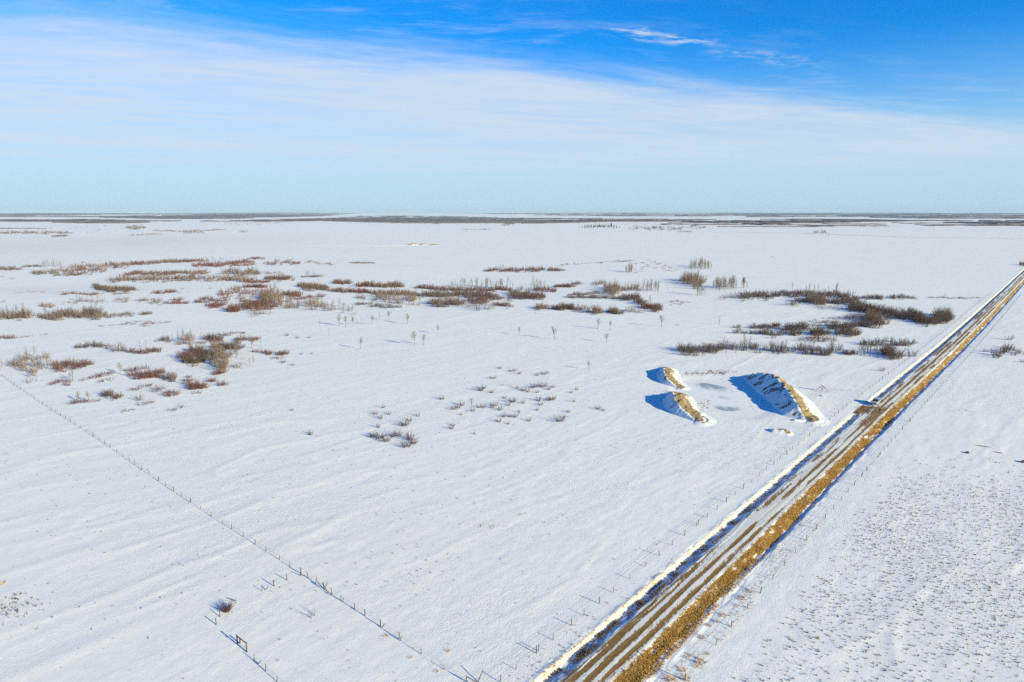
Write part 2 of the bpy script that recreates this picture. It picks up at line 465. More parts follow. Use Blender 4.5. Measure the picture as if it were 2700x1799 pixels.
dirt = np.maximum(dirt, leftslope * (.22 + .16 * sstep(U, 140, 220) + .75 * (fbm(U * .5, W * 1.5, 161, 3) - .25)) * (.55 + .45 * farU + .3 * near))
Wg = W + (fbm(U * .22, W * .35, 173, 4, .6) - .5) * 1.5
grass = bell(Wg, -44.3, -41.55, .35) * sstep(W, -44.6, -44.0) * (.68 + .8 * (fbm(U * .45, W * .9, 171, 4) - .5))
ext = bell(W, -42.6, -40.2, .7) * sstep(U, 135, 95) * .42
grass = np.maximum(grass, ext)
grass = np.maximum(grass, bell(W, -53.4, -52.55, .25) * (.20 + .14 * sstep(U, 200, 90)) * (.5 + fbm(U * .4, W * 1.1, 172, 3)))
grass = np.maximum(grass, bell(W, -40.2, -36.2, 1.2) * sstep(U, 140, 95) * .33)
grass *= sstep(U, 4000, 2800)
weed = np.zeros_like(X)
def patch(cx, cy, rx, ry, amt):      # a region of the place, given by where the photograph shows it
    x0, y0 = gp(cx, cy); xr = gp(cx + rx, cy)[0] - x0; yr = abs(gp(cx, cy - ry)[1] - gp(cx, cy + ry)[1]) / 2
    return amt * np.exp(-(((X - x0) / xr) ** 2 + ((Y - y0) / yr) ** 2))
grime = bell(W, -50.3, -44.0, .3) * np.clip(.20 + 1.1 * (str1 - .3) + .3 * (r1 + r2), 0, 1) * sstep(U, 4000, 2800)
grime = np.maximum(grime, 1.0 * bell(W, -53.25, -52.5, .2))
for cx, cy, rx, ry, amt in [(250, 640, 420, 26, .34), (150, 765, 230, 14, .34), (900, 1500, 500, 200, .06)]:
    grime = np.maximum(grime, patch(cx, cy, rx, ry, amt) * (.5 + fbm(X / 60, Y / 25, 205, 3)))
pxs, pys = np.full_like(X, -9999.), np.full_like(X, -9999.)
ok = Y > 5
ww = Y * cP + CAM_H * sP
pxs[ok] = 1350 + F_PX * X[ok] / ww[ok]
pys[ok] = 899.5 - F_PX * (Y[ok] * sP - CAM_H * cP) / ww[ok]
for a in [(2560, 1085, 120, 42, .40), (2220, 1030, 100, 36, .30), (2150, 1012, 50, 16, .2), (20, 1600, 75, 34, .6), (150, 1420, 130, 60, .40),
          (1870, 985, 90, 12, .36), (1500, 1165, 200, 25, .26), (1250, 1510, 180, 60, .34), (1280, 1380, 120, 40, .30), (150, 770, 180, 8, .42), (120, 912, 180, 10, .40),
          (1700, 692, 130, 6, .40), (870, 1640, 60, 60, .32), (1680, 1180, 150, 50, .28), (640, 1480, 70, 40, .34), (1560, 1700, 60, 60, .40)]:
    weed += patch(*a) * (.45 + 1.1 * fbm(X * .12, Y * .35, 199, 3))
weed += .42 * bell(W, -57.5, -53.6, .8) * sstep(U, 130, 60)
weed += .34 * bell(W, -57.5, -53.8, .8) * bell(U, 225, 262, 8)
weed += np.clip((fbm(X * .03, Y * .03, 181, 4) - .52) * 1.1, 0, .24)
# far off the open range keeps faint grassy tones
weed += .18 * sstep(D_, 900, 2000) * sstep(fbm(X / 400, Y / 120, 191, 3), .5, .75)

nu, nw = U.shape
idx = np.arange(nu * nw).reshape(nu, nw)
VV = np.stack([X, Y, Z], -1).reshape(-1, 3)
def sheet(name, j0, j1, extra_mask=None):
    """the columns j0..j1 of the sheet as one object"""
    sub = idx[:, j0:j1 + 1]
    q = np.stack([sub[:-1, :-1], sub[:-1, 1:], sub[1:, 1:], sub[1:, :-1]], -1).reshape(-1, 4)
    q = q[:, ::-1]
    used, inv = np.unique(q, return_inverse=True)
    at = {'dirt': dirt.ravel()[used], 'grass': grass.ravel()[used], 'weed': weed.ravel()[used], 'grime': grime.ravel()[used]}
    me = mesh_np(name, VV[used], inv.reshape(-1, 4), M_SNOW, at)
    o = link(name, me); o['kind'] = 'structure'
    return o
jn = lambda v: int(np.argmin(abs(AW - v)))
jA, jB, jC, jD = jn(-54.2), jn(-50.35), jn(-44.15), jn(-40.0)
tag(sheet('snow_field', 0, jA), 'wide snow covered pasture left of the dirt road')
tag(sheet('roadside_ditch', jA, jB), 'shaded snowy ditch along the left edge of the road')
tag(sheet('road', jB, jC), 'straight dirt road with brown wheel ruts in packed snow')
tag(sheet('roadside_embankment', jC, jD), 'golden grass embankment along the right edge of the road')
tag(sheet('snow_field', jD, nw - 1), 'snow covered stubble field right of the dirt road')

# far dirt tracks on the plain
def track(name, pts, width, label):
    V = []; F = []
    ctrl = [gp(*p) for p in pts]
    P_ = []
    for i in range(len(ctrl) - 1):
        for k in range(24): P_.append((ctrl[i][0] + (ctrl[i + 1][0] - ctrl[i][0]) * k / 24, ctrl[i][1] + (ctrl[i + 1][1] - ctrl[i][1]) * k / 24))
    for i in range(len(P_)):
        p = Vector(P_[i]); d = (Vector(P_[min(i + 1, len(P_) - 1)]) - Vector(P_[max(0, i - 1)])).normalized(); nrm = Vector((-d.y, d.x))
        for s in (-1, -.4, .4, 1):
            q = p + nrm * s * width / 2
            V.append((q.x, q.y, gz(q.x, q.y) + (0.9 if abs(s) < 1 else -.4)))
    n = len(P_)
    for i in range(n - 1):
        for j in range(3): F.append((i * 4 + j, i * 4 + j + 4, i * 4 + j + 5, i * 4 + j + 1))
    F = np.array(F)
    me = mesh_np(name, V, F, M_SNOW, {'dirt': np.tile([.35, .46, .46, .35], n)})
    tag(link(name, me), label, kind='structure')
track('dirt_track', [(1850, 611.5), (2120, 616), (2360, 625), (2700, 631), (2760, 632)], 16, 'faint tan dirt track crossing the far plain')
track('dirt_track', [(800, 648), (1000, 649), (1090, 648)], 8, 'faint tan trail leading to the far golden soil heaps')

# frozen dugout
def ice_material():
    m = bpy.data.materials.new("pond_ice"); m.use_nodes = True
    t = NT(m.node_tree); b = t.n['Principled BSDF']
    tc = t.node('ShaderNodeTexCoord'); P = tc.outputs['Object']
    n = t.noise(t.mapping(P, rot=math.radians(60), scale=(1, .35, 1)), .35, 5.0, .6)
    f = t.step(t.math('ADD', t.attr('ice'), t.math('MULTIPLY_ADD', n, 1.2, -.6)), .10, .75)
    sp = t.step(t.noise(P, 2.0, 4.0, .7), .58, .70)
    f = t.math('MULTIPLY', f, t.math('MULTIPLY_ADD', sp, -.6, 1.0))
    t.l.new(t.mix(f, (.82, .83, .84, 1), (.30, .36, .40, 1)), b.inputs['Base Color'])
    t.l.new(t.math('MULTIPLY_ADD', f, -.3, .7), b.inputs['Roughness'])
    return m
M_ICE = ice_material()
def pond():
    V = [(79, 238, -.268)]; A = [.2]; F = []
    na, nr = 64, 14
    cx, cy = gp(1875, 1010); c2x, c2y = gp(1912, 1078); c3x, c3y = gp(1905, 1046)
    for i in range(1, nr + 1):
        for k in range(na):
            a = 2 * math.pi * k / na; r = i / nr * (1 + .08 * math.sin(3 * a + 1) + .05 * math.sin(5 * a))
            x = 79 + 10.5 * r * math.cos(a) * (1 + .12 * math.sin(a)); y = 238 + 20 * r * math.sin(a)
            V.append((x, y, -.268 + .0 * r - (.05 if i == nr else 0)))
            e = .95 * math.exp(-(((x - cx) / 6.0) ** 2 + ((y - cy) / 10) ** 2)) + .75 * math.exp(-(((x - c2x) / 6.0) ** 2 + ((y - c2y) / 4.5) ** 2)) + .4 * math.exp(-(((x - c3x) / 2.5) ** 2 + ((y - c3y) / 2.5) ** 2))
            A.append(e)
    for k in range(na): F.append((0, 1 + k, 1 + (k + 1) % na, 1 + (k + 1) % na))
    for i in range(nr - 1):
        for k in range(na):
            a = 1 + i * na + k; b = 1 + i * na + (k + 1) % na
            F.append((a, a + na, b + na, b))
    tris = [f[:3] for f in F[:na]]
    me = bpy.data.meshes.new('frozen_pond')
    me.from_pydata(V, [], tris + F[na:])
    at = me.attributes.new('ice', 'FLOAT', 'POINT'); at.data.foreach_set('value', A)
    me.materials.append(M_ICE); me.polygons.foreach_set('use_smooth', [True] * len(me.polygons)); me.update()
    tag(link('frozen_pond', me), 'small frozen dugout pond with grey ice between the earth mounds', kind='structure')
pond()

# ------------------------------------------------------------------ earth mounds
def mound(label, crest, left, right, dirt_w, seed, margin=14, name='earth_mound', left_dirt=.40, group=None, bare=0.0):
    """crest: (x, y, height); left: slope of the shaded side; right: run of the snow drift on the sunny side"""
    cr = np.array(crest, float)
    x0, x1 = cr[:, 0].min() - margin, cr[:, 0].max() + margin; y0, y1 = cr[:, 1].min() - margin, cr[:, 1].max() + margin
    st = .33 if margin > 8 else .2
    gx, gy = np.meshgrid(np.arange(x0, x1, st), np.arange(y0, y1, st), indexing='ij')
    best = np.full(gx.shape, 1e9); T = np.zeros_like(gx); HH = np.zeros_like(gx); SD = np.zeros_like(gx); END = np.zeros_like(gx)
    acc = 0
    for i in range(len(cr) - 1):
        a, b = cr[i], cr[i + 1]; dx, dy = b[0] - a[0], b[1] - a[1]; L2 = dx * dx + dy * dy
        t0 = ((gx - a[0]) * dx + (gy - a[1]) * dy) / L2; t = np.clip(t0, 0, 1)
        qx, qy = a[0] + t * dx, a[1] + t * dy; d = np.hypot(gx - qx, gy - qy)
        up = d < best
        best = np.where(up, d, best); HH = np.where(up, a[2] + t * (b[2] - a[2]), HH)
        SD = np.where(up, gx - qx, SD)
        T = np.where(up, acc + t * math.sqrt(L2), T); acc += math.sqrt(L2)
    # smooth side: +1 right (sunlit), -1 left
    sd = SD / np.maximum(best, .3)
    k = sstep(sd, -.55, .55)
    n = fbm(gx * .5, gy * .5, seed, 4) - .5
    runL = HH / left
    top = 0.55
    hl = np.clip(1 - np.maximum(best - top, 0) / np.maximum(runL, .3), 0, 1)
    q = np.clip(best / right, 0, 1)
    hr = np.where(best < dirt_w, 1 - .50 * (best / dirt_w) ** 1.2, .50 * np.clip(1 - (best - dirt_w) / (right - dirt_w), 0, 1) ** 2.1)
    h = HH * (hl * (1 - k) + hr * k)
    sharp = 1 + n * .55
    base = gh(gx, gy)
    z = base - .05 * sstep(h, .12, 0) + np.maximum(h * (1 + (sharp - 1) * (.45 + .55 * k)) + (fbm(gx * 1.4, gy * 1.4, seed + 9, 4, .6) - .5) * 1.0 * np.clip(h, 0, 1) * np.maximum(k * sstep(best, dirt_w + 2, dirt_w - 1), .25), 0)
    rag = (fbm(T * .9, best * .15, seed + 3, 4) - .5) * 8.0
    rag = rag + (fbm(T * 2.6, best * .9, seed + 4, 3) - .5) * 5.0
    dR = bellf(best, -1, dirt_w + rag * 1.0, .45) * k
    dL = sstep(fbm(T * .42 + best * .12, best * .38, seed + 5, 5, .62), .50, .58) * (1 - k) * sstep(h, .25, .8) * left_dirt * 1.5
    d = np.maximum(dR * 1.1, dL * .8) * sstep(h, .10, .5)
    painted_shade = sstep(k, .6, .2)  # darkens the soil colour on the left face, painting its shade in
    if bare > 0: d = np.maximum(d, sstep(h, .3, .9) * sstep(fbm(gx * .35, gy * .35, seed + 6, 3), .30, .42) * bare); painted_shade = painted_shade * 0
    i_ = np.arange(gx.size).reshape(gx.shape)
    F = np.stack([i_[:-1, :-1], i_[1:, :-1], i_[1:, 1:], i_[:-1, 1:]], -1).reshape(-1, 4)
    keep = (h > .004).ravel()[F].any(1)
    F = F[keep]; used, inv = np.unique(F, return_inverse=True)
    V = np.stack([gx, gy, z], -1).reshape(-1, 3)[used]
    c0 = V.mean(0); c0[2] = 0
    me = mesh_np(name, V, inv.reshape(-1, 4), M_MOUND, {'dirt': d.ravel()[used], 'weed': np.zeros(len(used)), 'grass': np.zeros(len(used)), 'painted_shade': painted_shade.ravel()[used]})
    o = link(name, me)
    return tag(o, label, 'earth mound', group)
def bellf(v, a, b, s): return sstep(v, a - s, a + s) * sstep(v, b + s, b - s)
def mound_material():
    m = M_SNOW.copy(); m.name = 'mound_soil_and_snow'
    t = NT(m.node_tree)
    # paler clay than the road's mud
    for nd in list(m.node_tree.nodes):
        if nd.type == 'MIX' and tuple(round(v, 3) for v in nd.inputs[6].default_value)[:3] == (.135, .075, .024):
            nd.inputs[6].default_value = (.17, .12, .06, 1); nd.inputs[7].default_value = (.40, .30, .165, 1)
            out = nd.outputs[2]; dst = [l.to_socket for l in out.links]
            dk = t.mix(t.attr('painted_shade'), (1, 1, 1, 1), (.38, .38, .40, 1))  # shade of the left face multiplied into the soil colour
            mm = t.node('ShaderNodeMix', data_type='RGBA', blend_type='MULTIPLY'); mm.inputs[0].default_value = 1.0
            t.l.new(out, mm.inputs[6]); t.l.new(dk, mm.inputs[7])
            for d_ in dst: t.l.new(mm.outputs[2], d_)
    return m
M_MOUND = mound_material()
GM = 'earth mounds around the frozen pond'
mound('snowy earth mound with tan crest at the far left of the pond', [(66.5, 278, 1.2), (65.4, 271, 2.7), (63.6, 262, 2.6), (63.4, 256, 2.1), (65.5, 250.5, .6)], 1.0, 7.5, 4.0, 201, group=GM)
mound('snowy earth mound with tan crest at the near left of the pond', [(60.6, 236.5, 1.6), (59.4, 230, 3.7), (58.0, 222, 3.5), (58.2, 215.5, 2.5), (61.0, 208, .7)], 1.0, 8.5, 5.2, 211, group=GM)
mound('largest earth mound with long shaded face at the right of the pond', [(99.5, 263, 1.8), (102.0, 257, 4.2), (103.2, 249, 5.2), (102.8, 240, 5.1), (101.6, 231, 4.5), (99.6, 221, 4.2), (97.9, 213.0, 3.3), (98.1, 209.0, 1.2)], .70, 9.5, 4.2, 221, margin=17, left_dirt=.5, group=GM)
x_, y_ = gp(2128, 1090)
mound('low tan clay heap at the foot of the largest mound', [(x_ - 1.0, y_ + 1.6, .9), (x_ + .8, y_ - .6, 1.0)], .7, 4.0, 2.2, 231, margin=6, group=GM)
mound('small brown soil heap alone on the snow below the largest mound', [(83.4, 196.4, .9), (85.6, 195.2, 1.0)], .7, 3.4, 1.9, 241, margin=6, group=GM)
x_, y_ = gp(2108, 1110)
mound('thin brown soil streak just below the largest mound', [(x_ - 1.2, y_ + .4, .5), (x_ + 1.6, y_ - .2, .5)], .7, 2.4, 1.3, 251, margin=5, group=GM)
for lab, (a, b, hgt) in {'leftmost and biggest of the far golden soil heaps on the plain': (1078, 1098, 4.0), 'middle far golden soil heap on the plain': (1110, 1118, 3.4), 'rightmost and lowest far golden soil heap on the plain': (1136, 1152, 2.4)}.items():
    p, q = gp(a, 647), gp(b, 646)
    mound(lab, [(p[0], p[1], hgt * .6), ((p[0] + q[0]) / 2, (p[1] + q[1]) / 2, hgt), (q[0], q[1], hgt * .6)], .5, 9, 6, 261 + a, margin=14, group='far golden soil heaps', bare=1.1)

# ------------------------------------------------------------------ far woods and fields' edges
def wood_mat():
    m = bpy.data.materials.new('leafless_wood_canopy'); m.use_nodes = True
    t = NT(m.node_tree); bs = t.n['Principled BSDF']
    tc = t.node('ShaderNodeTexCoord')
    n = t.noise(tc.outputs['Object'], .012, 4.0, .7); n2 = t.noise(tc.outputs['Object'], .0011, 3.0)
    a = t.mix(n, (.062, .047, .052, 1), (.155, .118, .125, 1)); b = t.mix(n, (.048, .040, .050, 1), (.12, .095, .11, 1))
    ln = t.node('ShaderNodeVectorMath', operation='LENGTH'); t.l.new(tc.outputs['Object'], ln.inputs[0])
    nearer = t.step(ln.outputs['Value'], 7000.0, 4000.0)
    pale = t.mix(n, (.12, .095, .09, 1), (.26, .21, .19, 1))     # paler tone for the near belt, darker beyond
    t.l.new(t.mix(t.math('MULTIPLY', nearer, .75), t.mix(t.step(n2, .4, .6), a, b), pale), bs.inputs['Base Color'])
    bs.inputs['Roughness'].default_value = .95; bs.inputs['Specular IOR Level'].default_value = .05
    return m
M_WOOD = wood_mat()
def far_woods():
    """canopies of leafless poplar woods: ragged-topped masses standing on the plain"""
    # (x, top row, bottom row) of the near wood belt along the photograph
    belt = np.array([(-60, 580, 584), (60, 580, 586), (230, 579, 590), (310, 581, 590), (430, 583, 588), (600, 584, 586), (680, 580, 586), (850, 577, 584), (950, 572, 587), (1060, 571, 589.5),
                     (1200, 572, 592), (1350, 575, 592), (1500, 576, 589), (1600, 577, 586), (1800, 579, 586), (1950, 580, 592), (2020, 579, 595), (2150, 578, 590), (2300, 580, 586.5), (2450, 582, 587), (2600, 582, 592), (2760, 583, 592)])
    step = 2.6
    az = np.arange(-80, 2781, step)
    rows = []
    d = 2300.0
    while d < 26000: rows.append(d); d *= 1.028
    R = np.array(rows)
    A, RR = np.meshgrid((az - 1350) / (F_PX / cP), R, indexing='ij')
    Yc = RR; Xc = A * RR
    row_px = 562 + F_PX / cP * CAM_H / RR
    colx = np.repeat(az[:, None], len(R), 1)
    t_ = np.interp(colx, belt[:, 0], belt[:, 1]); b_ = np.interp(colx, belt[:, 0], belt[:, 2])
    n = fbm(Xc / 900, Yc / 420, 301, 4); n2 = fbm(Xc / 260, Yc / 200, 311, 3)
    inb = (row_px > t_) & (row_px < b_ - 1)
    gap = np.where((row_px - t_) < 5, .50, .42)
    m1 = inb & (n * .7 + n2 * .3 > gap)
    # small belts beyond, and sparse copses in front
    nf = fbm(Xc / 2600, Yc / 700, 321, 4); nf2 = fbm(Xc / 700, Yc / 500, 331, 3)
    m2 = (row_px <= t_ - 5.5) & (nf * .65 + nf2 * .35 > .525)
    nn_ = fbm(Xc / 420, Yc / 150, 341, 3)
    m3 = (row_px >= b_) & (row_px < b_ + 8) & (colx > 1750) & (nn_ > .63)
    m = m1 | m2 | m3
    hgt = np.where(m1 | m3, 4.2, 8.5) + 5.0 * fbm(Xc / 60, Yc / 60, 351, 2)
    hgt = np.where(m3, hgt * .45, hgt)
    gz_ = gh(Xc, Yc)
    V = []; F = []
    na, nr = A.shape
    top = -np.ones(A.shape, int)
    # each occupied cell is a rough-topped block; neighbours share the canopy so only rims get sides
    hx = np.abs(Xc * 0 + RR * step / (F_PX / cP)) / 2; hy = RR * .014
    ii, jj = np.nonzero(m)
    for i, j in zip(ii, jj):
        x, y, z = Xc[i, j], Yc[i, j], gz_[i, j]; a, b, h = hx[i, j] * 1.02, hy[i, j] * 1.02, hgt[i, j]
        k = len(V)
        jit = (hash_(i, j, 1), hash_(i, j, 2), hash_(i, j, 3), hash_(i, j, 4))
        V += [(x - a, y - b, z - 2), (x + a, y - b, z - 2), (x + a, y + b, z - 2), (x - a, y + b, z - 2)]
        V += [(x - a, y - b, z + h * (.55 + .5 * jit[0])), (x + a, y - b, z + h * (.55 + .5 * jit[1])), (x + a, y + b, z + h * (.6 + .5 * jit[2])), (x - a, y + b, z + h * (.6 + .5 * jit[3]))]
        F.append((k + 4, k + 5, k + 6, k + 7)); F.append((k, k + 1, k + 5, k + 4))
        if i == 0 or not m[i - 1, j]: F.append((k + 3, k, k + 4, k + 7))
        if i == na - 1 or not m[i + 1, j]: F.append((k + 1, k + 2, k + 6, k + 5))
        if j == nr - 1 or not m[i, j + 1]: F.append((k + 2, k + 3, k + 7, k + 6))
    me = mesh_np('far_woods', V, F, M_WOOD, smooth=False)
    tag(link('far_woods', me), 'leafless grey brown woods in broken belts along the horizon', 'woods', kind='stuff')
def hash_(i, j, s):
    h = (int(i) * 374761393 + int(j) * 668265263 + s * 974711) & 0xffffffff
    h = ((h ^ (h >> 13)) * 1274126177) & 0xffffffff
    return ((h ^ (h >> 16)) & 0xffff) / 65535.0
far_woods()

# ------------------------------------------------------------------ plants
def prism(V, F, p0, p1, r0, r1):
    d = p1 - p0; L = np.linalg.norm(d)
    if L < 1e-6: return
    d = d / L; a = np.cross(d, (0.31, 0.17, 0.93)); a /= max(1e-6, np.linalg.norm(a)); b = np.cross(d, a)
    k = len(V)
    for c in range(3):
        t = 2 * math.pi * c / 3; V.append(p0 + (a * math.cos(t) + b * math.sin(t)) * r0)
    if r1 < 1e-5:
        V.append(p1)
        for c in range(3): F.append((k + c, k + (c + 1) % 3, k + 3))
    else:
        for c in range(3):
            t = 2 * math.pi * c / 3; V.append(p1 + (a * math.cos(t) + b * math.sin(t)) * r1)
        for c in range(3):
            F.append((k + c, k + (c + 1) % 3, k + 3 + (c + 1) % 3)); F.append((k + c, k + 3 + (c + 1) % 3, k + 3 + c))
def tri_mesh(name, V, F, mat):
    return mesh_np(name, np.array(V), np.array(F), mat, smooth=False)
def shrub_geo(rg, stems, twigs, lean=.5, base=.22, r0=.011, up=.0):
    """a leafless many-stemmed bush of height 1"""
    V = []; F = []
    for s in range(stems):
        a = rg.uniform(0, 2 * math.pi); br = base * math.sqrt(rg.random())
        p0 = np.array([br * math.cos(a), br * math.sin(a), -.03])
        ln = lean * rg.uniform(.15, 1.0); a2 = a + rg.gauss(0, .5)
        h = rg.uniform(.55, 1.0) * (1 - .25 * ln)
        d = np.array([math.cos(a2) * ln, math.sin(a2) * ln, 1.0]); d /= np.linalg.norm(d)
        p1 = p0 + d * h * .5 + np.array([rg.gauss(0, .02), rg.gauss(0, .02), 0])
        p2 = p0 + d * h + np.array([math.cos(a2) * up * h, math.sin(a2) * up * h, -.0])
        prism(V, F, p0, p1, r0, r0 * .7); prism(V, F, p1, p2, r0 * .7, 0)
        for q in range(twigs):
            t = rg.uniform(.25, .95); b0 = p0 + (p1 - p0) * (t / .5) if t < .5 else p1 + (p2 - p1) * ((t - .5) / .5)
            aa = rg.uniform(0, 2 * math.pi); sp = rg.uniform(.35, .9)
            dd = d + np.array([math.cos(aa) * sp, math.sin(aa) * sp, rg.uniform(-.1, .3)]); dd /= np.linalg.norm(dd)
            prism(V, F, b0, b0 + dd * h * rg.uniform(.16, .38), r0 * .5, 0)
    return V, F
def aspen_geo(rg, crown0=.35, wid=.20, nb=20, tw=5, r0=.013, lean=.05):
    """a leafless poplar of height 1: returns trunk and crown"""
    V = []; F = []; Vc = []; Fc = []
    dx, dy = rg.gauss(0, lean), rg.gauss(0, lean)
    pts = [np.array([0, 0, -.03])]
    for k in range(1, 6):
        t = k / 5; pts.append(np.array([dx * t + rg.gauss(0, .010), dy * t + rg.gauss(0, .010), .92 * t]))
    rad = [r0 * (1.25 - 1.05 * k / 5) for k in range(6)]
    for k in range(5): prism(V, F, pts[k], pts[k + 1], rad[k], rad[k + 1])
    for b in range(nb):
        t = crown0 + (1 - crown0) * (b + rg.random()) / nb
        k = min(4, int(t * 5)); f = t * 5 - k; p = pts[k] + (pts[k + 1] - pts[k]) * f
        a = rg.uniform(0, 2 * math.pi); L = wid * (1.15 - .75 * (t - crown0) / (1 - crown0)) * rg.uniform(.7, 1.25)
        d = np.array([math.cos(a), math.sin(a), rg.uniform(.7, 1.5)]); d /= np.linalg.norm(d)
        m = p + d * L * .55; e = m + (d + np.array([0, 0, .35])) * L * .55
        prism(Vc, Fc, p, m, r0 * .42, r0 * .3); prism(Vc, Fc, m, e, r0 * .3, 0)
        for q in range(tw):
            u_ = rg.uniform(.25, 1); o = p + (m - p) * (u_ / .5) if u_ < .5 else m + (e - m) * ((u_ - .5) / .5)
            aa = rg.uniform(0, 2 * math.pi); dd = d + np.array([math.cos(aa), math.sin(aa), .3]) * .7; dd /= np.linalg.norm(dd)
            prism(Vc, Fc, o, o + dd * L * rg.uniform(.3, .65), r0 * .22, 0)
    return V, F, Vc, Fc
def joinVF(a, b):
    n = len(a[0]); return a[0] + b[0], a[1] + [tuple(i + n for i in f) for f in b[1]]

rg = random.Random(5)
# kind: (name, material, list of geometries); width factor of the plant against its height
PLANTS = {}
def reg(kind, name, cat, mat, geos, wf): PLANTS[kind] = dict(name=name, cat=cat, mat=mat, geos=geos, wf=wf, mesh=[tri_mesh(name, g[0], g[1], mat) for g in geos])
reg('red', 'willow_shrub', 'shrub', M_RED, [shrub_geo(rg, 34, 6, .62, .36, .010) for _ in range(4)], (1.1, 1.7))
reg('dark', 'willow_shrub', 'shrub', M_DARK, [shrub_geo(rg, 40, 6, .60, .36, .010) for _ in range(4)], (.9, 1.4))
reg('tan', 'willow_shrub', 'shrub', M_TAN, [shrub_geo(rg, 30, 6, .48, .32, .010) for _ in range(4)], (.8, 1.2))
reg('grey', 'willow_shrub', 'shrub', M_GREY, [shrub_geo(rg, 18, 6, .65, .36, .009) for _ in range(4)], (.9, 1.4))
reg('low', 'willow_shrub', 'shrub', M_RED, [shrub_geo(rg, 26, 5, .9, .55, .015) for _ in range(3)], (1.5, 2.4))
reg('lowd', 'willow_shrub', 'shrub', M_DARK, [shrub_geo(rg, 26, 5, .9, .55, .015) for _ in range(3)], (1.5, 2.4))
reg('fan', 'willow_shrub', 'shrub', M_DARKRED, [shrub_geo(rg, 34, 6, 1.05, .26, .012, .12) for _ in range(5)], (.9, 1.5))
def asp(n, **k):
    out = []
    for _ in range(n):
        V, F, Vc, Fc = aspen_geo(rg, **k); out.append(joinVF((V, F), (Vc, Fc)))
    return out
reg('asp', 'aspen_tree', 'tree', M_ASPEN, asp(5, nb=20, tw=6, wid=.18, r0=.017), (.85, 1.15))
reg('aspg', 'aspen_tree', 'tree', M_GREY, asp(5, nb=20, tw=6, wid=.21, r0=.016, crown0=.3), (.9, 1.2))
reg('aspd', 'aspen_tree', 'tree', M_DARK, asp(5, nb=20, tw=5, wid=.26, r0=.014, crown0=.25, lean=.1), (.9, 1.2))
reg('aspt', 'aspen_tree', 'tree', M_TAN, asp(5, nb=22, tw=6, wid=.17, r0=.015, crown0=.22), (.85, 1.1))
reg('bush', 'willow_shrub', 'shrub', M_RED, [shrub_geo(rg, 120, 7, 1.0, .20, .0085, .06)], (1.25, 1.35))
ADJ = {'bush': 'dense red-brown willow bush', 'red': 'red-brown bare willow shrub', 'dark': 'dark bare willow shrub', 'tan': 'tan bare willow shrub', 'grey': 'thin grey bare willow shrub', 'low': 'low red-brown willow shrub',
       'lowd': 'low dark willow shrub', 'fan': 'small fan-shaped willow shrub', 'asp': 'pale bare aspen tree', 'aspg': 'grey bare aspen tree', 'aspd': 'dark bare aspen tree', 'aspt': 'tan bare aspen tree'}
PL_ = []          # (kind, x, y, height, label, group, size in the photograph)
ORD = ['first', 'second', 'third', 'fourth', 'fifth', 'sixth', 'seventh', 'eighth', 'ninth', 'tenth', 'eleventh', 'twelfth', 'thirteenth', 'fourteenth', 'fifteenth', 'sixteenth', 'seventeenth', 'eighteenth']
def add(kind, pxx, pyy, h, label, group):
    x, y = gp(pxx, pyy)
    PL_.append([kind, x, y, h, label, group])
def belt(kinds, place, n, h, line):
    """plants along a strip: line = 'x,yfront,yback; ...' on the photograph; one thicket of plants nothing tells apart"""
    P = [tuple(float(v) for v in s.split(',')) for s in line.split(';')]
    P = [p if len(p) == 3 else (p[0], p[1], p[1] - 1.5) for p in P]
    ks = kinds.split()
    far_ = P[0][1] < 765
    n = max(3, int(n * (1.9 if far_ else (1.15 if P[0][1] < 872 else (.75 if P[0][0] > 1700 else .55)))))
    L = [0]
    for a, b in zip(P, P[1:]): L.append(L[-1] + max(1e-3, math.hypot(b[0] - a[0], b[1] - a[1])))
    for i in range(n):
        s = (i + RNG.random()) / n * L[-1]; k = 0
        while k < len(P) - 2 and s > L[k + 1]: k += 1
        t = (s - L[k]) / (L[k + 1] - L[k]); a, b = P[k], P[k + 1]
        xx = a[0] + (b[0] - a[0]) * t; yf = a[1] + (b[1] - a[1]) * t; yb = a[2] + (b[2] - a[2]) * t
        q = RNG.gauss(.5, .42)
        kd = ks[min(len(ks) - 1, int(RNG.random() * len(ks)))]
        e = min(1, 4.5 * min(s, L[-1] - s) / L[-1] + .55)
        hh = h * 1.18 * RNG.uniform(.5, 1.2) * e * (1.0 if not kd.startswith('asp') else 1.25)
        hh *= 1.28 if yf < 765 and not kd.startswith('asp') else 1.0
        if yf < 628: hh *= 1.25
        add(kd, xx + RNG.gauss(0, 3.5), yf + (yb - yf) * q, hh, ADJ[kd] + ' ' + place, (ADJ[kd] + 's ' + place))
def spots(kind, place, pts, one=None):
    """plants that stand apart, told apart by their order from the left"""
    pts = sorted(pts)
    for i, p in enumerate(pts):
        if 'lone' in (one or '') and kind.startswith('asp'): p = (p[0], p[1], p[2] * 1.15)
        if len(pts) == 1: lab = (one or ADJ[kind]) + ' ' + place
        else:
            o = 'leftmost' if i == 0 else ('rightmost' if i == len(pts) - 1 else ORD[i] + ' from the left')
            lab = (one or ADJ[kind]) + ', ' + o + ' ' + place
        add(kind, p[0], p[1], p[2], lab, (one or ADJ[kind]) + 's ' + place)

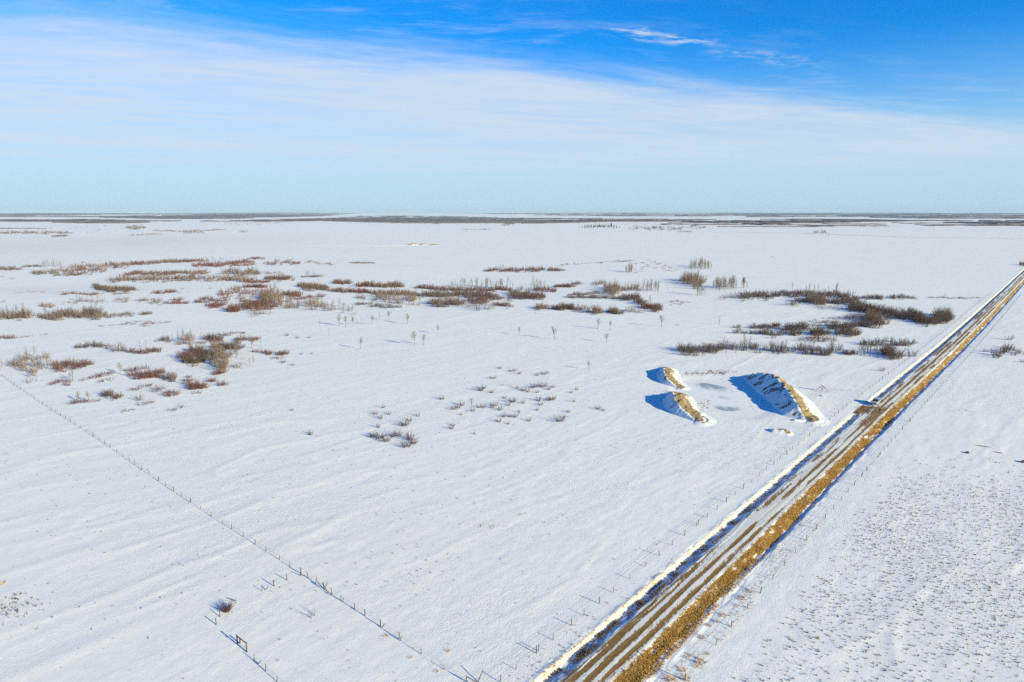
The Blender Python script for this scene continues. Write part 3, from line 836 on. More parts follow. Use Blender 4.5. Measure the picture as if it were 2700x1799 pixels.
# --- far left of the middle distance
belt('red dark', 'in the band cut by the left picture edge', 16, 4.0, '-30,714,710; 0,713,709; 57,714,710')
belt('dark', 'in the low hedge left of the crescent thicket', 10, 2.6, '59,706; 107,704')
belt('aspg', 'standing behind the left crescent thicket', 16, 6.0, '107,706,703; 165,704,700')
belt('tan dark', 'at the ragged left foot of the crescent thicket', 22, 3.2, '80,724,720; 150,722,716')
belt('red tan dark', 'in the big crescent thicket at far left', 120, 4.2, '149,719,711; 210,724,704; 260,716,699; 304,708,698; 380,698,694; 450,693,690; 550,690,687')
belt('red dark', 'in the low fringe below the crescent thicket', 16, 2.6, '138,728; 178,727; 200,727; 224,722')
belt('red', 'in the large red patch at the crescent thicket tip', 60, 3.6, '507,704,699; 584,703,696; 630,696,690; 670,694,688')
belt('tan red', 'in front of the large red patch', 18, 3.0, '612,703,699; 670,700,696')
belt('low red', 'in the thin line right of the red patch', 16, 2.2, '655,685,682; 695,683,680')
belt('red', 'in the red clump right of the crescent thicket', 26, 3.0, '697,698,693; 737,698,690; 794,696,694')
belt('low', 'in the scattered red dots right of the red clump', 10, 1.8, '800,695,690; 823,691,688; 848,699,694; 882,698,694')
belt('aspt aspg', 'rising above the crescent thicket', 14, 5.0, '520,690,687; 620,692,688')
belt('red dark', 'at the left end of the second thicket row', 20, 3.0, '325,730,726; 375,720,716')
belt('red dark', 'in the back line of the second thicket row', 34, 3.2, '373,727,722; 450,725,720; 492,720,716')
belt('tan red', 'in the tan tuft of the second thicket row', 18, 3.6, '494,724,718; 547,724,718')
belt('dark tan aspd', 'in the tall front of the second thicket row', 95, 4.6, '279,743,739; 360,742,736; 460,741,733; 584,745,735; 680,745,736')
belt('dark grey aspg', 'in the tall grey clump of the second thicket row', 34, 5.0, '593,724,718; 640,727,718; 685,725,718')
belt('grey', 'right of the tall grey clump', 12, 3.0, '693,722,716; 754,728,722')
belt('red dark', 'in the red right end of the second thicket row', 26, 3.4, '702,738,733; 769,740,735')
belt('red', 'in the front fringe of the second thicket row', 16, 2.8, '651,747,743; 716,747,743')
spots('red', 'just below the second thicket row', [(733, 747, 2.0)], 'lone red-brown bare willow shrub')
belt('lowd red', 'in the little isolated strip right of the thicket rows', 14, 2.0, '798,732; 847,731')
belt('aspd', 'over the little isolated strip', 5, 4.0, '805,731; 832,730')
belt('dark', 'in the hook-shaped thicket at left', 46, 4.0, '247,754,750; 255,762,757; 268,766,761; 298,769,762; 356,767,764')
spots('dark', 'beyond the tip of the hook-shaped thicket', [(366, 767, 2.0)], 'lone low dark willow shrub')
belt('red tan', 'in the short row below the hook-shaped thicket', 30, 2.6, '161,779; 195,776; 228,778; 235,780; 266,778')
belt('low', 'in the sparse row right of the short row', 9, 1.6, '298,778; 352,776')
belt('red', 'in the lumpy strip at left centre', 24, 3.0, '401,777,774; 432,774,768; 469,774,770')
spots('grey', 'on open snow above the lumpy strip', [(482, 764, 3.2)], 'round lone grey willow shrub')
spots('red', 'on open snow left of the central grove', [(553, 762, 2.0)], 'lone small red willow shrub')
belt('tan grey', 'in the sparse scrub left of the hook strip', 26, 3.0, '163,803,797; 220,800,792; 283,802,795')
belt('aspg', 'over the sparse left scrub', 8, 5.0, '182,796,792; 200,796,792; 268,797,794; 282,796,793')
belt('grey', 'in the loose grey patch at left centre', 14, 3.4, '302,798,792; 342,797,791')
belt('dark grey', 'in the low strip ending near left centre', 26, 3.0, '358,795,791; 407,800,794; 450,804,798')
belt('red', 'in the red pair of strips near left centre', 22, 2.8, '450,793; 474,792; 452,802; 502,802')
belt('tan', 'in the tan tuft above the left edge grove', 12, 3.6, '110,812,808; 143,812,808')
belt('tan aspg dark', 'in the dense grove at the left edge', 44, 5.2, '-30,841,834; 30,842,834; 80,841,833')
belt('dark tan aspd', 'in the dense grove right of the left edge', 74, 4.8, '99,841,833; 141,842,832; 200,841,831; 245,840,830; 281,837,829')
belt('grey lowd', 'in the loose tail of the left grove', 16, 2.6, '290,836,831; 352,833,828')
belt('dark', 'in the small clump past the left grove tail', 8, 2.4, '373,832; 401,830')
belt('low', 'in thin red lines below the left groves', 22, 1.4, '316,858; 352,850; 388,849; 371,861; 410,857; 443,850; 256,862; 280,860')
spots('low', 'at the left edge below the crescent', [(4, 797, 2.0), (8, 730, 1.8), (35, 736, 2.2), (57, 803, 1.4)])
# --- the central thickets
belt('red dark', 'in the left wing of the central grove', 34, 3.0, '515,798,792; 560,798,790; 603,798,791')
belt('red', 'in the dense clump below the left wing', 24, 3.6, '549,812,805; 593,811,804')
belt('red tan', 'in the upper band of the central grove', 66, 4.0, '576,783,772; 630,782,770; 697,780,768; 744,785,774')
belt('red', 'in the top strip of the central grove', 24, 2.8, '647,759; 700,759')
belt('tan', 'at the top left of the central grove', 10, 4.0, '616,766,762; 637,766,762')
belt('aspt tan', 'in the olive heart of the central grove', 46, 6.0, '690,792,778; 715,796,775; 737,793,776')
belt('red dark', 'in the dark clump right of the olive heart', 28, 3.8, '746,782,775; 794,782,776')
belt('red low', 'in the sparse strip right of the olive heart', 26, 2.6, '773,792,788; 815,788,782; 861,783,778')
belt('tan red', 'in the small tall clump at the grove bottom', 16, 5.0, '607,823,817; 628,823,817')
belt('red dark', 'in the dark lower core of the central grove', 46, 4.6, '639,815,804; 680,814,802; 716,813,802')
belt('red', 'in the inner strip of the central grove', 10, 2.6, '632,797; 662,796')
belt('aspt asp tan', 'along the pale front of the central grove', 74, 5.0, '700,812,800; 760,813,800; 830,813,800; 862,816,804')
belt('aspg grey', 'at the thin right end of the central grove', 26, 4.0, '850,820,806; 900,820,806; 935,822,812')
belt('aspt grey', 'in the sparse bottom of the central grove', 22, 3.6, '660,832,824; 716,832,824')
belt('dark tan', 'in the oblong thicket right of the central grove', 50, 3.6, '788,759,753; 812,763,754; 865,765,760')
belt('dark red', 'in the long low thicket after the oblong one', 56, 3.8, '867,769,765; 920,773,766; 978,774,770')
belt('tan dark', 'in the olive left half of the long middle thicket', 66, 4.4, '980,780,774; 1020,782,773; 1062,782,774; 1101,783,775')
belt('dark', 'in the dark right half of the long middle thicket', 92, 4.6, '1101,783,777; 1160,783,775; 1225,782,775; 1263,786,777; 1324,792,787')
belt('dark red', 'in the small hedge with a tall right end', 18, 3.6, '944,757,752; 982,757,753')
belt('dark tan', 'in the tail of the small hedge', 28, 4.0, '988,758; 1026,759,755; 1064,760,752')
belt('red dark', 'in the little clump left of the small hedge', 18, 3.2, '880,749,744; 927,750,744')
belt('dark red', 'in the straight row below the middle aspens', 62, 3.4, '1099,760; 1154,766,761; 1225,768,763; 1282,769,762; 1307,769')
belt('asp aspg', 'in the loose middle row of aspens', 34, 6.0, '1180,758,754; 1190,757,754; 1222,757,752; 1262,760,754; 1300,762,754; 1330,762,754; 1352,760,755')
belt('red', 'in the two clumps right of the straight row', 12, 3.4, '1304,764; 1324,764; 1332,767; 1346,766')
belt('grey', 'in the ghostly grey patch under the olive half', 12, 4.4, '938,791,784; 965,791,784')
belt('aspt tan asp', 'in the pale grove under the long middle thicket', 74, 5.2, '984,801,785; 1040,803,786; 1090,803,787; 1112,803,790')
belt('grey lowd', 'in the thin foot of the pale grove', 22, 3.0, '945,806,800; 1000,812,804; 1055,813,806')
belt('dark aspd tan', 'in the dense grove with leaning pale trunks', 46, 5.0, '1135,808,798; 1180,808,797; 1221,806,797')
belt('red dark', 'in the rusty clump right of the leaning trunks', 24, 4.4, '1234,802,793; 1262,802,792; 1284,801,793')
belt('aspg grey', 'in the thin stand below the rusty clump', 18, 4.6, '1236,816,812; 1254,820,812; 1302,821,814')
belt('dark red', 'in the short strip right of the rusty clump', 20, 3.0, '1301,805,800; 1350,811,804')
spots('asp', 'on open snow below the central thickets', [(843, 861, 4.0), (867, 886, 4.2), (895, 860, 6.5), (912, 862, 6.0), (931, 859, 5.0), (941, 855, 4.0), (981, 858, 5.4), (1002, 841, 4.6), (1026, 847, 5.6), (1074, 856, 6.0)], 'lone pale bare aspen')
spots('asp', 'in the scattered line across open snow', [(950, 921, 5.4), (1093, 911, 6.6), (1117, 911, 5.0), (1155, 881, 4.8), (1368, 885, 4.4), (1411, 829, 4.2)], 'lone pale aspen')
spots('aspd', 'leaning on the open snow at centre', [(1464, 896, 6.4)], 'dark broad-crowned lone tree')
spots('aspd', 'standing right of the broad-crowned lone tree', [(1553, 976, 3.6), (1575, 867, 5.8), (1600, 905, 4.4), (1608, 872, 5.0), (1744, 862, 6.4), (1896, 856, 4.6)], 'dark lone aspen')
belt('low red', 'in the thin far red line above the thickets', 22, 1.8, '923,695; 990,695')
belt('red dark', 'in the isolated far row at upper centre', 60, 3.4, '1277,716,712; 1350,716,711; 1457,715,711; 1488,714')
belt('asp aspg', 'rising from the isolated far row', 12, 5.0, '1288,714; 1345,713; 1412,715')
# --- centre right
belt('dark tan', 'in the left tuft of the lower centre row', 16, 3.8, '1415,817,812; 1438,817,812')
belt('dark', 'in the middle clump of the lower centre row', 28, 4.0, '1463,819,814; 1511,819,812')
belt('red dark', 'in the right tufts of the lower centre row', 14, 4.2, '1447,818; 1454,818; 1534,818,813; 1556,817,812')
belt('grey lowd', 'in the ragged bits under the lower centre row', 16, 2.2, '1511,826,822; 1543,826,821; 1583,830,824')
belt('tan aspt', 'in the pointed tan clump of the lower centre row', 12, 5.0, '1564,828,822; 1583,828,822')
belt('tan dark', 'in the broad tan clump of the lower centre row', 20, 4.0, '1599,827,821; 1637,828,822')
belt('grey aspg', 'in the thin clump before the dark curl', 18, 3.8, '1648,824,818; 1694,827,820')
belt('dark red', 'in the dark curl at the right of the centre row', 30, 4.0, '1694,816,806; 1721,818,808; 1742,819,815')
belt('dark', 'in the dense dark knot above the curl', 28, 4.6, '1635,791,786; 1679,793,785; 1690,805,794; 1704,804,796')
spots('aspg', 'beside the dense dark knot', [(1715, 802, 8.0)], 'tall grey bare aspen')
belt('dark red', 'in the lower of two thin hedges at centre right', 42, 3.0, '1488,786; 1576,788,784; 1618,788; 1633,788')
belt('tan dark', 'in the upper of two thin hedges at centre right', 28, 3.0, '1503,779,776; 1541,778; 1589,774,770')
belt('aspt tan', 'in the tall olive clump at centre right', 40, 6.6, '1593,776,762; 1615,777,760; 1633,776,764')
belt('tan aspg', 'in the wide grey-green clump beside the olive one', 32, 4.8, '1633,770,764; 1660,767,760; 1687,763,756')
belt('asp aspt', 'in the pale pair of clumps right of the grey-green one', 22, 6.4, '1694,768,763; 1708,767,761; 1724,769,764; 1738,769,764')
spots('aspg', 'right of the pale pair of clumps', [(1759, 771, 4.4), (1773, 772, 4.2)])
belt('dark', 'in the thick dark bank at centre', 50, 4.8, '1340,788,776; 1365,787,772; 1394,790,780; 1438,789,783')
belt('dark red', 'in the dome-shaped thicket at centre', 30, 3.8, '1404,768,763; 1435,772,762; 1465,771,765')
belt('aspg asp', 'in the thin stand over the dome-shaped thicket', 14, 5.0, '1398,762,754; 1440,762,752')
belt('dark red', 'in the small oval thicket at centre', 18, 3.0, '1465,757; 1511,757')
belt('tan grey', 'in the faint tuft right of the oval thicket', 12, 3.2, '1507,750; 1535,750')
belt('grey', 'in the faint grey row before the olive clump', 14, 3.0, '1562,753,748; 1595,749,745')
belt('aspt', 'in the umbrella-topped far stand', 16, 6.4, '1650,720,717; 1668,720,716')
belt('low', 'in the dotted red scrub of the far middle', 34, 1.6, '1671,721,718; 1694,721,718; 1690,706,702; 1745,706,698; 1755,716; 1783,715,712; 1740,700,690; 1625,690; 1665,690; 1480,700; 1520,693')
belt('lowd', 'in the flat brush pile at right centre', 14, 1.4, '1755,803,796; 1800,802,794; 1818,798,794')
# --- right
belt('aspt asp', 'in the highest far stand at right', 40, 7.4, '1818,711,703; 1845,711,702; 1872,711,704')
belt('aspt asp tan', 'in the dense twin tan clumps at right', 24, 7.4, '1798,747,740; 1815,747,740; 1820,756,742; 1849,755,744')
belt('asp aspt', 'just below the twin tan clumps', 8, 6.0, '1836,780,775; 1856,783,776')
belt('aspt asp', 'in the bristly tan stand right of the twin clumps', 34, 6.8, '1880,760,755; 1896,764,756; 1920,764,754; 1940,763,755')
belt('asp', 'in the small pale trio right of the bristly stand', 5, 6.0, '1954,760; 1968,761')
belt('grey aspg', 'in the thin start of the long right thicket', 22, 3.8, '1905,787,780; 1940,790,782; 1980,791,784')
belt('dark', 'in the left part of the long right thicket', 46, 4.2, '1950,786,778; 1990,788,776; 2039,788,780')
belt('dark', 'in the middle part of the long right thicket', 62, 4.2, '2036,783,776; 2073,781,773; 2120,783,774; 2168,783,774')
belt('dark', 'in the right part of the long right thicket', 44, 4.4, '2175,782,775; 2210,789,777; 2243,792,782; 2260,791,786')
belt('asp aspg', 'standing in the long right thicket', 14, 6.0, '2075,775,772; 2105,775,770; 2200,776,773; 2235,777,774')
belt('dark', 'in the hedge right of the long thicket', 24, 3.6, '2273,790,785; 2300,790,784; 2328,790,785')
belt('dark', 'in the last hedge before the road fence', 26, 3.4, '2338,787,782; 2370,789,782; 2413,788,785')
belt('low lowd', 'in the thin dotted line ending at the fence', 22, 1.6, '2450,786; 2481,785; 2510,787; 2583,786')
spots('aspd', 'above the thin dotted line by the fence', [(2491, 786, 5.4)], 'bare forked dead tree')
belt('dark tan', 'leading to the brown grove at right', 20, 3.8, '2103,798,792; 2134,798,792')
belt('aspt tan dark', 'in the brown grove at right', 46, 6.2, '2134,804,793; 2160,806,790; 2182,804,793')
belt('grey aspg', 'in the thin stand left of the brown grove', 14, 4.2, '2078,808,802; 2104,809,803')
belt('dark', 'in the hedge right of the brown grove', 34, 3.8, '2188,800,794; 2230,802,794; 2263,805,798')
belt('grey', 'in the sparse scrub under the brown grove', 18, 3.0, '2150,815,808; 2185,818,810; 2215,820,812')
belt('dark', 'in the first dome of the descending dark thicket', 36, 5.0, '2239,818,810; 2275,823,808; 2304,822,812')
spots('dark', 'just right of the first dark dome', [(2311, 809, 4.2)], 'lone upright dark willow shrub')
belt('dark tan', 'in the brown tongue below the first dome', 30, 5.6, '2285,846,826; 2305,850,828; 2317,848,832')
belt('dark', 'in the second dome of the descending dark thicket', 34, 5.2, '2301,826,822; 2324,832,820; 2350,838,824; 2367,838,830')
belt('dark', 'in the third dome of the descending dark thicket', 36, 5.2, '2369,839,830; 2400,842,828; 2433,844,834')
belt('dark', 'in the last dark thicket by the road fence', 26, 4.2, '2413,852,846; 2445,855,845; 2477,854,846')
belt('dark', 'in the big round bush by the road fence', 22, 6.0, '2468,842,836; 2485,847,832; 2504,846,838')
belt('grey', 'in the grey scrub left of the brown tongue', 24, 4.0, '2236,842,832; 2262,846,834; 2284,842,834')
belt('dark', 'in the small clumps below the brown tongue', 24, 4.0, '2253,861,856; 2280,861,856; 2301,862,855; 2314,860,852; 2336,860,852')
belt('grey low', 'scattered between the right thickets', 24, 2.4, '2130,850,830; 2180,856,832; 2230,850,836; 2130,870,852')
belt('dark', 'in the dark row left of the small clumps', 26, 3.8, '2182,866,860; 2222,868,860; 2236,866,860; 2256,866,861')
belt('dark', 'in the round dense bush at right centre', 20, 4.6, '2137,882,876; 2160,884,874; 2185,883,876')
belt('dark', 'in the wide dense bush right of the round one', 22, 4.6, '2205,885,879; 2235,888,876; 2260,887,880')
belt('dark', 'in the upper bushes of the right middle row', 30, 4.6, '2063,878,870; 2086,878,866; 2131,869,862')
belt('dark', 'in the small round bush of the right middle row', 8, 3.8, '2084,885,880; 2106,885,880')
belt('dark', 'in the left pair of the right middle row', 26, 3.6, '1984,883,878; 2029,885,878; 2032,888,882; 2063,888,882')
belt('dark red', 'in the thin upper line of the right middle row', 26, 2.6, '1974,865,860; 2015,867,860; 2056,865,860')
belt('grey dark', 'in two faint tufts left of the middle row', 14, 2.4, '1930,865; 1957,865; 1937,880; 1967,879')
belt('dark grey', 'in the bushy left end of the front tree row', 28, 4.0, '1794,929,922; 1825,936,922; 1852,937,920; 1872,926,916')
belt('dark aspd', 'in the left half of the front tree row', 40, 4.2, '1872,926,918; 1930,930,918; 1965,930,914; 2001,929,920')
belt('aspd dark', 'in the middle of the front tree row', 46, 4.4, '2015,931,922; 2060,933,922; 2103,934,920; 2160,938,922; 2226,940,926')
belt('dark', 'in the right middle of the front tree row', 12, 3.2, '2226,939,930; 2253,936,930')
belt('aspd', 'in the gappy right part of the front tree row', 16, 4.6, '2260,936,930; 2290,938,930; 2321,943,932')
belt('dark', 'in the big bush ending the front tree row', 20, 5.4, '2328,942,928; 2345,944,926; 2362,944,932')
spots('dark', 'alone between the front tree row and the road', [(2403, 940, 4.6)], 'round lone dark willow shrub')
belt('tan red', 'in the low brown line behind the front tree row', 26, 2.8, '2107,899,892; 2160,902,894; 2205,902,896')
belt('dark', 'in the dark strip behind the row by the road', 36, 3.2, '2263,911,906; 2328,914,905; 2380,913,902; 2416,910,904')
spots('dark', 'beside the road fence left of the vehicle field', [(2324, 978, 2.6)], 'lone small dark willow shrub')
spots('low', 'on the open plain at upper right', [(2036, 676, 2.0), (1786, 858, 1.0)], 'tiny lone dark shrub')
# --- right of the road
belt('dark', 'in the dark clump right of the road', 14, 3.4, '2625,945,936; 2645,943,918; 2660,930,902')
belt('grey dark', 'at the thin right side of the clump beyond the road', 8, 2.6, '2668,935,912; 2685,940,918')
spots('dark', 'right of the road left of the dark clump', [(2599, 927, 1.8)], 'small lone dark shrub')
spots('dark', 'cut by the right picture edge', [(2699, 954, 2.0)], 'small dark shrub')
# --- left foreground scrub
belt('low red', 'in the red strip at the left edge', 14, 2.0, '-10,895,891; 42,894,891')
spots('low', 'on open snow right of the red strip', [(57, 890, 1.2), (76, 888, 1.6), (117, 883, 1.2)])
belt('dark', 'in the thin dark hedge of the left pasture', 30, 2.8, '199,920,916; 245,918,912; 294,919,913')
belt('aspg grey', 'in the bare grey stand of the left pasture', 16, 4.4, '296,926,919; 318,927,918; 337,925,918')
belt('red dark', 'in the brown strip of the left pasture', 34, 2.8, '325,930,924; 365,933,925; 400,931,925; 428,928,924')
spots('aspg', 'above the brown strip of the left pasture', [(369, 915, 4.0), (385, 917, 4.6)])
belt('aspg grey tan', 'in the big grey tangle at left', 62, 4.2, '29,968,962; 60,976,952; 100,984,944; 135,982,946; 150,980,955')
belt('red dark', 'at the red right end of the grey tangle', 46, 3.2, '140,980,966; 176,978,960; 203,974,958; 237,961,957')
belt('aspg', 'at the left edge before the grey tangle', 5, 4.4, '0,968; 14,967')
spots('tan', 'near the upper end of the long fence', [(78, 1010, 3.0)], 'round tan bare bush')
spots('aspg', 'beside the round tan bush', [(96, 1005, 3.8)], 'thin crooked bare tree')
belt('red', 'in the red scrub right of the tan bush', 18, 2.6, '141,1012,1004; 163,1016,1008; 187,1014,1008')
belt('aspg', 'over the red scrub right of the tan bush', 4, 4.0, '180,1005; 192,1004')
spots('grey', 'right of the red scrub', [(214, 1006, 2.4), (226, 1004, 2.2)])
belt('red low', 'in the slanting red line at left', 16, 1.8, '235,1001; 262,994; 296,985')
spots('low', 'below the slanting red line', [(264, 1008, 1.4), (286, 1004, 1.8)])
spots('aspg', 'left of the red willow group', [(317, 987, 5.0)], 'bushy upright grey tree')
belt('red', 'in the small red pair above the willow group', 10, 2.4, '333,980; 361,980; 371,974; 386,973')
belt('red', 'in the dense red willow group at left', 40, 3.2, '348,997,990; 373,1001,988; 402,1002,986; 432,995,984')
belt('dark tan', 'in the brown bush right of the red willow group', 14, 3.4, '431,1004,998; 448,1004,994; 462,1000,994')
belt('red', 'in the loose red bits right of the brown bush', 12, 2.6, '480,1012,1004; 505,1012,1004; 490,998; 500,996')
spots('aspg', 'in the left pair of small trees near the fence', [(209, 1058, 3.8), (236, 1061, 4.0)], 'small grey bare tree')
belt('red dark', 'around the left pair of small trees', 14, 1.8, '191,1066; 212,1066,1060; 235,1064,1060')
spots('low', 'right of the left pair of small trees', [(252, 1059, 1.6)], 'low purple-brown willow shrub')
spots('aspg', 'with long forked shadow at left', [(297, 1058, 4.0)], 'crooked grey bare tree')
belt('dark', 'behind the crooked grey tree', 10, 2.4, '272,1046; 290,1043')
belt('grey dark', 'right of the crooked grey tree', 10, 2.6, '298,1052,1046; 321,1052,1046')
spots('tan', 'with blue shadow at left centre', [(368, 1056, 3.6)], 'bushy tan bare shrub')
spots('low', 'below the bushy tan shrub', [(378, 1066, 1.6), (394, 1064, 1.8)])
belt('low', 'in two low strokes above the tan shrub', 10, 1.5, '340,1032; 362,1028; 375,1021; 395,1018')
belt('grey', 'in the pale round bush at left centre', 8, 3.0, '405,1035,1028; 428,1034,1028')
belt('grey red', 'in the wide loose bush at left centre', 14, 3.0, '432,1046,1036; 455,1048,1036; 470,1044,1036')
belt('red', 'in the red strip right of the wide loose bush', 24, 2.8, '500,1029,1022; 525,1030,1020; 547,1026,1016')
belt('red', 'in the tiny row above the red strip', 8, 2.4, '549,1008; 574,1008')
belt('red', 'right of the tiny red row', 5, 2.2, '582,1018; 594,1017')
belt('grey', 'below the red strip', 8, 1.6, '503,1040; 528,1037')
spots('lowd', 'on open snow below the wide loose bush', [(475, 1075, 1.2), (455, 1082, 1.4), (330, 1086, 1.2), (348, 1082, 1.0)])
belt('dark', 'in the dark left of the upper left grove', 12, 2.8, '417,901,896; 454,901,895')
belt('aspt tan', 'in the tan trees of the upper left grove', 24, 5.0, '457,910,900; 485,912,900; 511,909,898')
spots('aspd', 'right of the tan trees', [(531, 896, 5.0)], 'thin dark upright tree')
belt('dark red tan', 'in the brown bushes of the upper left grove', 24, 4.0, '543,900,894; 565,902,892; 584,902,894')
belt('grey', 'under the brown bushes', 10, 2.6, '520,907,902; 545,907,902')
belt('tan', 'in the tufts right of the brown bushes', 8, 3.0, '590,886; 603,886')
belt('low', 'trailing right from the tan tufts', 8, 1.6, '608,880; 639,879')
belt('dark', 'in the dark bush above the lower left grove', 12, 3.0, '618,902,897; 639,902,897')
belt('red tan', 'in the red bush above the lower left grove', 18, 3.4, '647,900,894; 683,900,892')
belt('dark', 'in the flat dark top of the lower left grove', 40, 3.6, '568,924,917; 605,924,915; 637,922,915')
belt('dark red', 'in the dark left wing of the lower left grove', 46, 3.6, '480,946,938; 510,946,930; 545,943,928')
belt('dark', 'in the lower wing of the lower left grove', 38, 3.6, '482,958,952; 510,963,952; 541,954,944')
belt('aspt tan', 'in the olive middle of the lower left grove', 26, 6.0, '556,948,936; 566,950,934; 577,947,936')
belt('aspt asp', 'in the pale thin front of the lower left grove', 38, 5.4, '562,975,960; 585,974,952; 610,964,950')
belt('tan', 'at the bright corner of the lower left grove', 10, 5.0, '583,978,970; 595,978,970')
belt('red', 'in the red foot of the lower left grove', 12, 2.6, '566,989; 591,984')
belt('aspg grey', 'in the grey right side of the lower left grove', 30, 4.0, '590,946,934; 615,946,930; 640,941,928')
spots('aspg', 'right of the lower left grove', [(658, 967, 4.6), (668, 966, 5.0), (689, 914, 4.6)])
spots('aspg', 'at the upper right of the lower left grove', [(664, 918, 5.6)], 'broad grey forked tree')
belt('red', 'in the loose scatter right of the lower left grove', 20, 2.4, '671,928; 695,932; 717,934; 700,939')
belt('red', 'in the dense red bush right of the grove', 16, 2.8, '725,937,931; 745,938,931; 760,936,931')
belt('grey', 'below the right side of the lower left grove', 8, 2.6, '616,975,970; 637,974,969')
spots('fan', 'right of the lower left grove', [(747, 957, 2.6), (772, 964, 2.0), (795, 935, 1.8), (822, 934, 1.4)])
spots('fan', 'in the upper left of the open snow', [(757, 885, 2.4), (784, 892, 2.2), (815, 892, 1.6)])
belt('low', 'in a faint line above the fan shrubs', 6, 1.3, '712,946; 744,946')
# --- the scatter of small shrubs at the centre
spots('fan', 'in the small group low at left centre', [(989, 1093, 2.0), (1004, 1104, 2.4), (1011, 1076, 2.0), (1026, 1093, 1.6), (999, 1128, 2.2), (1065, 1123, 3.0), (1080, 1110, 2.0), (1102, 1098, 2.2)])
spots('fan', 'in the lowest group at left centre', [(985, 1152, 2.4), (1002, 1155, 2.8), (1019, 1164, 2.8), (1036, 1152, 2.0), (1050, 1149, 2.6), (1071, 1178, 2.6), (1083, 1160, 3.6), (1091, 1170, 2.6)])
spots('fan', 'alone around the central scatter', [(820, 1147, 2.2), (1166, 1054, 2.2), (1190, 1131, 2.2), (1195, 1123, 1.4), (1215, 1095, 1.2), (1252, 1145, 1.0), (770, 1083, 1.4)])
spots('fan', 'in the top of the central scatter', [(1300, 999, 2.2), (1318, 972, 2.0), (1347, 980, 2.0), (1358, 979, 2.2), (1370, 987, 2.0), (1416, 991, 2.0), (1434, 988, 2.4), (1444, 985, 1.6)])
spots('fan', 'in the upper middle of the central scatter', [(1268, 1031, 3.0), (1276, 1026, 2.4), (1297, 1036, 2.0), (1365, 1025, 2.0), (1380, 1031, 2.4), (1392, 1034, 2.4), (1404, 1024, 2.2), (1412, 1022, 1.8), (1416, 1036, 1.8), (1431, 1021, 3.2), (1446, 1028, 2.0), (1458, 1022, 1.8)])
spots('grey', 'in the upper middle of the central scatter', [(1325, 1017, 1.6), (1345, 1018, 1.6)])
spots('fan', 'in the lower left of the central scatter', [(1196, 1080, 2.2), (1208, 1076, 2.2), (1218, 1070, 2.4), (1246, 1085, 2.2), (1264, 1075, 2.0), (1276, 1076, 2.0), (1298, 1076, 2.4), (1304, 1071, 2.6), (1318, 1082, 2.4)])
spots('aspd', 'in the lower left of the central scatter', [(1243, 1076, 3.4)], 'small bent bare tree')
spots('fan', 'in the lower right of the central scatter', [(1330, 1051, 1.8), (1340, 1070, 2.2), (1352, 1061, 2.8), (1379, 1064, 2.2), (1418, 1058, 2.6), (1425, 1069, 2.6), (1446, 1057, 2.6), (1454, 1055, 2.4), (1462, 1053, 2.0)])
spots('fan', 'in the bottom of the central scatter', [(1315, 1113, 2.0), (1328, 1100, 2.0), (1344, 1100, 1.8), (1359, 1101, 2.4), (1368, 1088, 1.6), (1394, 1111, 2.2), (1416, 1083, 1.6), (1340, 1119, 1.2)])
spots('fan', 'at the lower right of the central scatter', [(1477, 1111, 3.0)], 'largest red-brown fan-shaped willow shrub')
spots('fan', 'trailing right from the central scatter', [(1488, 1102, 1.8), (1499, 1088, 1.8), (1505, 1036, 1.6), (1514, 1060, 1.8), (1521, 1029, 1.8), (1576, 1079, 2.2), (1591, 1083, 1.6)])
# --- foreground
spots('bush', 'inside the broken corner fence', [(598, 1612, 1.9)], 'dense red-brown willow bush')
spots('grey', 'below the long fence in the foreground', [(824, 1628, 1.9)], 'sparse grey willow bush')
# --- far plain
belt('tan aspt', 'in the pale far stand at upper left', 26, 6.5, '484,617,612; 510,617,611; 536,616,612')
belt('tan', 'in the faint tan far row at upper left', 20, 4.0, '340,623; 400,620; 430,619')
belt('lowd', 'in the long dark far line at upper left', 34, 3.4, '400,609; 480,612; 560,609; 597,607')
belt('dark grey', 'in the round far grove at upper left', 26, 8.0, '338,604,599; 355,604,598; 383,604,601')
belt('lowd', 'in the upper dark far line at the left edge', 40, 3.6, '-20,605; 60,604; 135,604')
belt('lowd red', 'in the lower dark far line at the left edge', 50, 4.4, '-20,617,614; 60,616,612; 130,617,612; 190,616,614')
belt('lowd', 'in the short dark far dash at left', 14, 3.0, '135,625; 182,623')
belt('lowd', 'in tiny far dots at left', 8, 3.0, '230,615; 250,615; 282,596; 175,603')
belt('grey', 'on the far plain above left centre', 8, 5.0, '633,614,611; 653,613,610')
belt('aspg grey', 'in the grey far belt at upper left centre', 60, 6.0, '580,593,588; 620,593,588; 675,592,587; 760,589,585')
belt('lowd tan', 'in the far dash at upper centre', 20, 2.6, '1217,606; 1294,606')
belt('low', 'in the red far dash at upper centre', 10, 3.0, '1320,596; 1343,595')
belt('aspg grey dark', 'in the grey far belt right of the spruces', 60, 7.0, '1655,606,600; 1720,606,599; 1803,606,600')
belt('grey dark', 'in the small far belt at right', 20, 5.0, '1809,604,599; 1866,603,599')
belt('grey', 'in the faint far belts above the spruces', 26, 5.0, '1680,594,590; 1717,594,590; 1895,600,595; 1925,599,595')
belt('lowd', 'in the thin far line below the grey belt', 14, 2.4, '1786,612; 1832,612')
belt('grey aspg', 'in the thin far row beside the dirt track', 14, 7.0, '2140,617,613; 2165,617,612; 2186,618,614')
spots('dark', 'beside the far dirt track', [(2358, 626, 4.0), (2385, 626, 4.2)], 'far dark roadside shrub')
belt('lowd red', 'in the dark far dashes at upper right', 56, 3.4, '2025,595; 2097,595; 2134,596; 2211,597; 2226,596; 2280,599; 2370,598')
belt('grey dark', 'at the left of the road near the picture edge', 8, 4.0, '2692,702,696; 2706,702,696')

